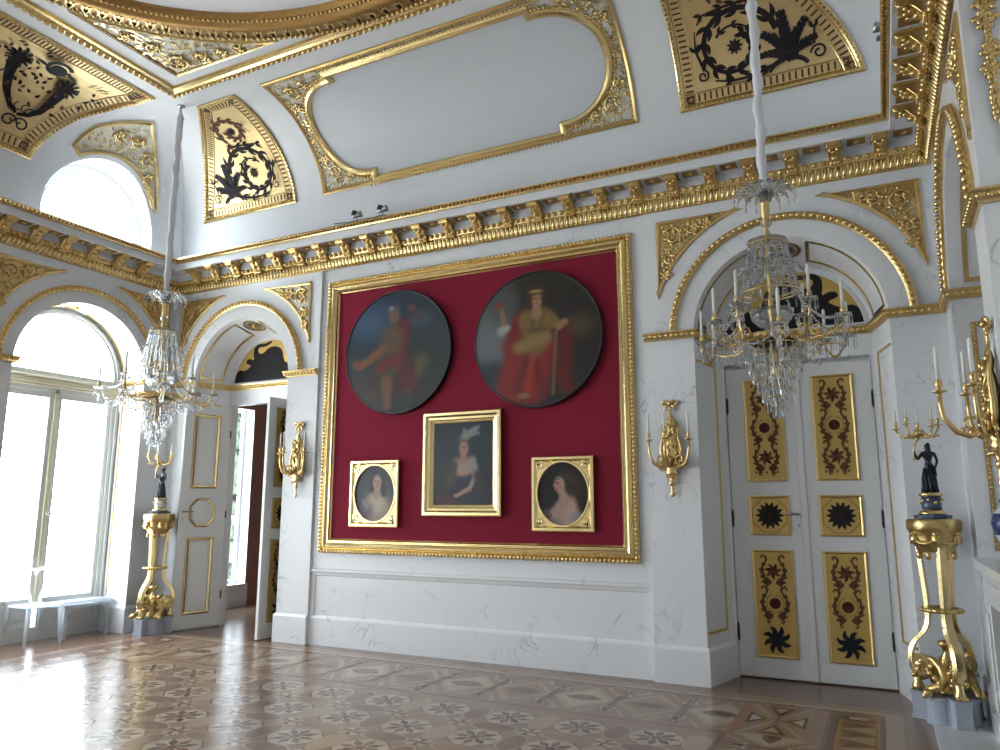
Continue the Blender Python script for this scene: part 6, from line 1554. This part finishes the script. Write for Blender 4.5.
# ------------------------------------------------------------------ fireplace in the right niche
e = empty('fireplace_mantel', (WR - 0.03, CY[0], 0), 'white marble mantelpiece filling the right hand niche behind the gilded stand', 'mantelpiece')
y0, y1 = CY[0] - 0.86, CY[0] + 0.86
b = MB(); b.box(WR - 0.045, WR + 0.55, y0, y1, 1.165, 1.225); b.box(WR - 0.02, WR + 0.5, y0 + 0.02, y1 - 0.02, 1.135, 1.165); b.build('mantel_shelf', 'palemarble', e, bevel=0.008, bseg=2)
for s, (a, c) in enumerate(((y0 + 0.04, y0 + 0.36), (y1 - 0.36, y1 - 0.04))):
    b = MB(); b.box(WR, WR + 0.5, a, c, 0.0, 0.93); b.box(WR - 0.018, WR, a + 0.05, c - 0.05, 0.2, 0.86); b.box(WR - 0.025, WR + 0.5, a - 0.015, c + 0.015, 0.0, 0.14); b.build('side_pilaster', 'palemarble', e, bevel=0.006)
b = MB(); b.box(WR, WR + 0.5, y0 + 0.04, y1 - 0.04, 0.93, 1.135); b.box(WR - 0.015, WR, y0 + 0.42, y1 - 0.42, 0.97, 1.10); b.build('lintel', 'palemarble', e, bevel=0.006)
b = MB(); b.box(WR + 0.46, WR + 0.56, y0 + 0.3, y1 - 0.3, 0.0, 0.98); b.build('fireback', 'soot', e)
e = empty('porcelain_vase', (4.93, -0.90, 1.225), 'blue and white covered vase on the mantelpiece at the right edge', 'vase')
b = MB(); b.lathe([(0.0, 0.0), (0.07, 0.0), (0.075, 0.02), (0.06, 0.05), (0.075, 0.10), (0.115, 0.19), (0.13, 0.27), (0.115, 0.34), (0.07, 0.385), (0.06, 0.40), (0.068, 0.41), (0.05, 0.415), (0.0, 0.415)], 24, mi=0)
b.lathe([(0.1165, 0.19), (0.1318, 0.27), (0.1168, 0.338)], 24, mi=1, lobes=8, amp=0.012); b.build('body', ['vase', 'cobalt'], e, local=True)
b = MB(); b.lathe([(0.0, 0.415), (0.072, 0.415), (0.07, 0.43), (0.055, 0.455), (0.02, 0.47), (0.012, 0.48), (0.022, 0.50), (0.012, 0.52), (0.0, 0.522)], 20); b.build('lid', 'cobalt', e, local=True)

# gilt trophy hanging on the right wall, next to the photo's right edge
e = empty('gilt_trophy', (4.90, -2.6, 3.45), 'gilt carved trophy hanging beside the right wall pier at the top right edge', 'gilt relief')
onF = lambda u, v, h: (u, -2.6 - h, v)
b = MB(); b.tube([onF(4.85, 4.60, 0.03), onF(4.85, 4.4, 0.035), onF(4.87, 3.8, 0.03), onF(4.88, 3.5, 0.02)], 0.012, 7); b.build('ribbon_cord', 'gold', e)
b = MB()
for k in range(28):
    z = 4.56 - 0.031 * k; w = (0.07 - 0.0018 * k) * (0.55 + 0.45 * math.sin(z * 7)) * (1.0 if z > 4.1 else 0.6)
    for s in (-1, 1): b.ball(onF(4.86 + s * w * random.uniform(0.3, 1), z, 0.03), random.uniform(0.010, 0.020), 6, 4, sz=1.5)
for z, r in ((4.42, 0.055), (4.12, 0.035)): scroll(b, 4.865, z, r, onF, 0.035, 0.016, 1.5); scroll(b, 4.85, z - 0.1, r * 0.8, onF, 0.035, 0.016, 1.5, 2, -1)
b.build('carved_leaves', 'gold', e)

# ------------------------------------------------------------------ small spotlights on the cornice
def spot_lamp(x, y, rz, label):
    e = empty('spotlight', (x, y, 5.012), label, 'spotlight', None, None, rz)
    b = MB(); b.box(-0.05, 0.05, -0.03, 0.03, 0, 0.012); b.tube([(0, 0, 0.012), (0, 0, 0.06)], 0.008, 8); b.build('bracket', 'steel', e, local=True)
    b = MB(); b.lathe([(0.0, -0.07), (0.022, -0.07), (0.03, -0.05), (0.033, 0.03), (0.042, 0.06), (0.036, 0.06), (0.03, 0.035), (0.0, 0.03)], 16, (0, 0, 0.085), Matrix.Rotation(math.radians(75), 4, 'Y')); b.build('lamp_head', 'steel', e, local=True)
    b = MB(); b.box(-0.09, -0.03, -0.035, 0.035, 0.06, 0.12, 0, Matrix.Rotation(math.radians(20), 4, 'Y')); b.build('ballast_box', 'hinge', e, local=True, bevel=0.004)
    b = MB(); b.tube([(-0.05, 0.0, 0.01), (-0.12, 0.02, 0.005), (-0.2, 0.02, 0.004), (-0.3, 0.03, 0.004)], 0.006, 6); b.build('cable', 'hinge', e, local=True)
spot_lamp(-1.31, -0.345, 0.3, 'small spotlight on the cornice, left one of the pair above the red picture wall')
spot_lamp(-0.93, -0.345, 0.2, 'small spotlight on the cornice, right one of the pair above the red picture wall')
spot_lamp(4.40, -1.53, PI, 'small spotlight on the right hand cornice near the top of the photo')

# ------------------------------------------------------------------ clear seats in the window niche
e = empty('acrylic_chair', (-5.03, -1.45, 0), 'milky acrylic chair with a curled back in the window niche', 'chair')
b = MB(); b.box(-5.25, -4.83, -1.66, -1.24, 0.425, 0.45); b.build('seat', 'acrylic', e, bevel=0.01)
for x, y in ((-5.23, -1.64), (-5.23, -1.26), (-4.85, -1.64), (-4.85, -1.26)):
    b = MB(); b.tube([(x, y, 0.43), (x + (x + 5.04) * 0.12, y + (y + 1.45) * 0.12, 0.0)], [0.024, 0.017], 8); b.build('leg', 'acrylic', e)
b = MB()
b.tube([(-5.04, -1.50, 0.44), (-5.05, -1.52, 0.56), (-5.06, -1.59, 0.68), (-5.07, -1.62, 0.77), (-5.08, -1.59, 0.84), (-5.08, -1.53, 0.87), (-5.08, -1.47, 0.85)], 0.017, 8)
b.tube([(-5.04, -1.40, 0.44), (-5.05, -1.38, 0.56), (-5.06, -1.31, 0.68), (-5.07, -1.28, 0.77), (-5.08, -1.31, 0.84), (-5.08, -1.37, 0.87), (-5.08, -1.43, 0.85), (-5.07, -1.46, 0.80)], 0.02, 8)
b.build('curled_back', 'acrylic', e)
e = empty('acrylic_bench', (-5.12, -0.80, 0), 'milky acrylic low bench in the window niche by the far jamb', 'bench')
b = MB(); b.box(-5.30, -4.95, -1.16, -0.47, 0.40, 0.44); b.build('seat', 'acrylic', e, bevel=0.012)
b = MB(); b.box(-5.28, -4.97, -1.12, -0.51, 0.36, 0.40); b.build('apron', 'acrylic', e)
for x, y in ((-5.28, -1.10), (-5.28, -0.53), (-4.98, -1.10), (-4.98, -0.53)):
    b = MB(); b.box(x - 0.02, x + 0.02, y - 0.02, y + 0.02, 0.0, 0.36); b.build('leg', 'acrylic', e)
# navy armchair half hidden behind the open door
e = empty('navy_armchair', (-4.05, 1.95, 0), 'navy upholstered armchair half hidden behind the open door', 'armchair')
b = MB(); b.box(-4.36, -3.74, 1.66, 2.24, 0.28, 0.46); b.build('seat', 'navy', e, bevel=0.04, bseg=3)
b = MB(); b.box(-4.36, -3.74, 2.16, 2.28, 0.40, 0.98); b.build('backrest', 'navy', e, bevel=0.05, bseg=3)
for x in (-4.36, -3.82): 
    b = MB(); b.box(x, x + 0.08, 1.68, 2.2, 0.40, 0.64); b.build('armrest', 'navy', e, bevel=0.03, bseg=2)
for x in (-4.32, -3.78):
    for y in (1.70, 2.20): b = MB(); b.lathe([(0.012, 0.0), (0.02, 0.06), (0.028, 0.28)], 10, (x, y, 0)); b.build('leg', 'hinge', e)

# clipped greenery outside the small window
b = MB(); random.seed(2)
for k in range(700):
    x, y, z = -8.8 + random.uniform(-0.5, 0.5), random.uniform(3.2, 9.5), random.uniform(0, 4.2)
    b.ball((x, y, z), random.uniform(0.12, 0.3), 5, 4, sm=False)
tag(b.build('garden_hedge', plain('hedge_leaves', (0.055, 0.085, 0.05, 1), 0.6, var=0.5, scale=5), recalc=False), 'greenery outside the narrow window beyond the open door', 'hedge', kind='stuff')

# ------------------------------------------------------------------ daylight and camera
w = bpy.data.worlds.new('sky'); scene.world = w; w.use_nodes = True
nt = w.node_tree; bg = nt.nodes['Background']
tc = nt.nodes.new('ShaderNodeTexCoord'); sp = nt.nodes.new('ShaderNodeSeparateXYZ'); cr = nt.nodes.new('ShaderNodeValToRGB')
mr = nt.nodes.new('ShaderNodeMapRange'); mr.inputs['From Min'].default_value = -1; mr.inputs['From Max'].default_value = 1
nt.links.new(tc.outputs['Generated'], sp.inputs[0]); nt.links.new(sp.outputs['Z'], mr.inputs['Value']); nt.links.new(mr.outputs['Result'], cr.inputs['Fac'])
el = cr.color_ramp.elements; el[0].position = 0.30; el[0].color = (0.64, 0.67, 0.66, 1); el[1].position = 0.62; el[1].color = (0.80, 0.905, 1.0, 1)
x = el.new(0.48); x.color = (0.86, 0.92, 0.97, 1)
nt.links.new(cr.outputs['Color'], bg.inputs['Color']); bg.inputs['Strength'].default_value = SKY = 18.0
def portal(loc, sx, sy, rot):
    l = bpy.data.lights.new('window_portal', 'AREA'); l.shape = 'RECTANGLE'; l.size = sx; l.size_y = sy; l.cycles.is_portal = True
    o = bpy.data.objects.new('window_portal', l); COL.objects.link(o); o.location = loc; o.rotation_euler = rot
for c in CY: portal((-W - 0.72, c, 2.1), 4.4, 2.0, (0, -PI / 2, 0))
for c in UW_C: portal((-W - UW_X - 0.12, c, 5.5), 1.2, 1.7, (0, -PI / 2, 0))
portal((ax0 - 0.35, 1.94, 1.8), 3.0, 0.75, (0, -PI / 2, 0))

cam = bpy.data.cameras.new('camera'); co = bpy.data.objects.new('camera', cam); COL.objects.link(co)
R = ((0.8930768743480006, 0.44990243898986193, 0.0012214318560685234), (0.07724343252378463, -0.1560051678879353, 0.9847313540881089), (-0.4432235876357992, 0.879346452192326, 0.17407661640789188))
mw = Matrix(((R[0][0], R[1][0], -R[2][0], 4.13), (R[0][1], R[1][1], -R[2][1], -7.27), (R[0][2], R[1][2], -R[2][2], 1.6), (0, 0, 0, 1)))
co.matrix_world = mw
cam.sensor_width = 36.0; cam.lens = 36.0 * 0.74958414; cam.clip_start = 0.05; cam.clip_end = 200
scene.camera = co

vs = scene.view_settings; vs.view_transform = 'Standard'; vs.look = 'None'; vs.gamma = 1.0; vs.use_curve_mapping = False; vs.exposure = 0.0
cy = scene.cycles
cy.use_denoising = True; cy.max_bounces = 10; cy.diffuse_bounces = 6; cy.glossy_bounces = 5; cy.transmission_bounces = 8; cy.transparent_max_bounces = 20
cy.caustics_reflective = False; cy.caustics_refractive = False; cy.sample_clamp_indirect = 8.0
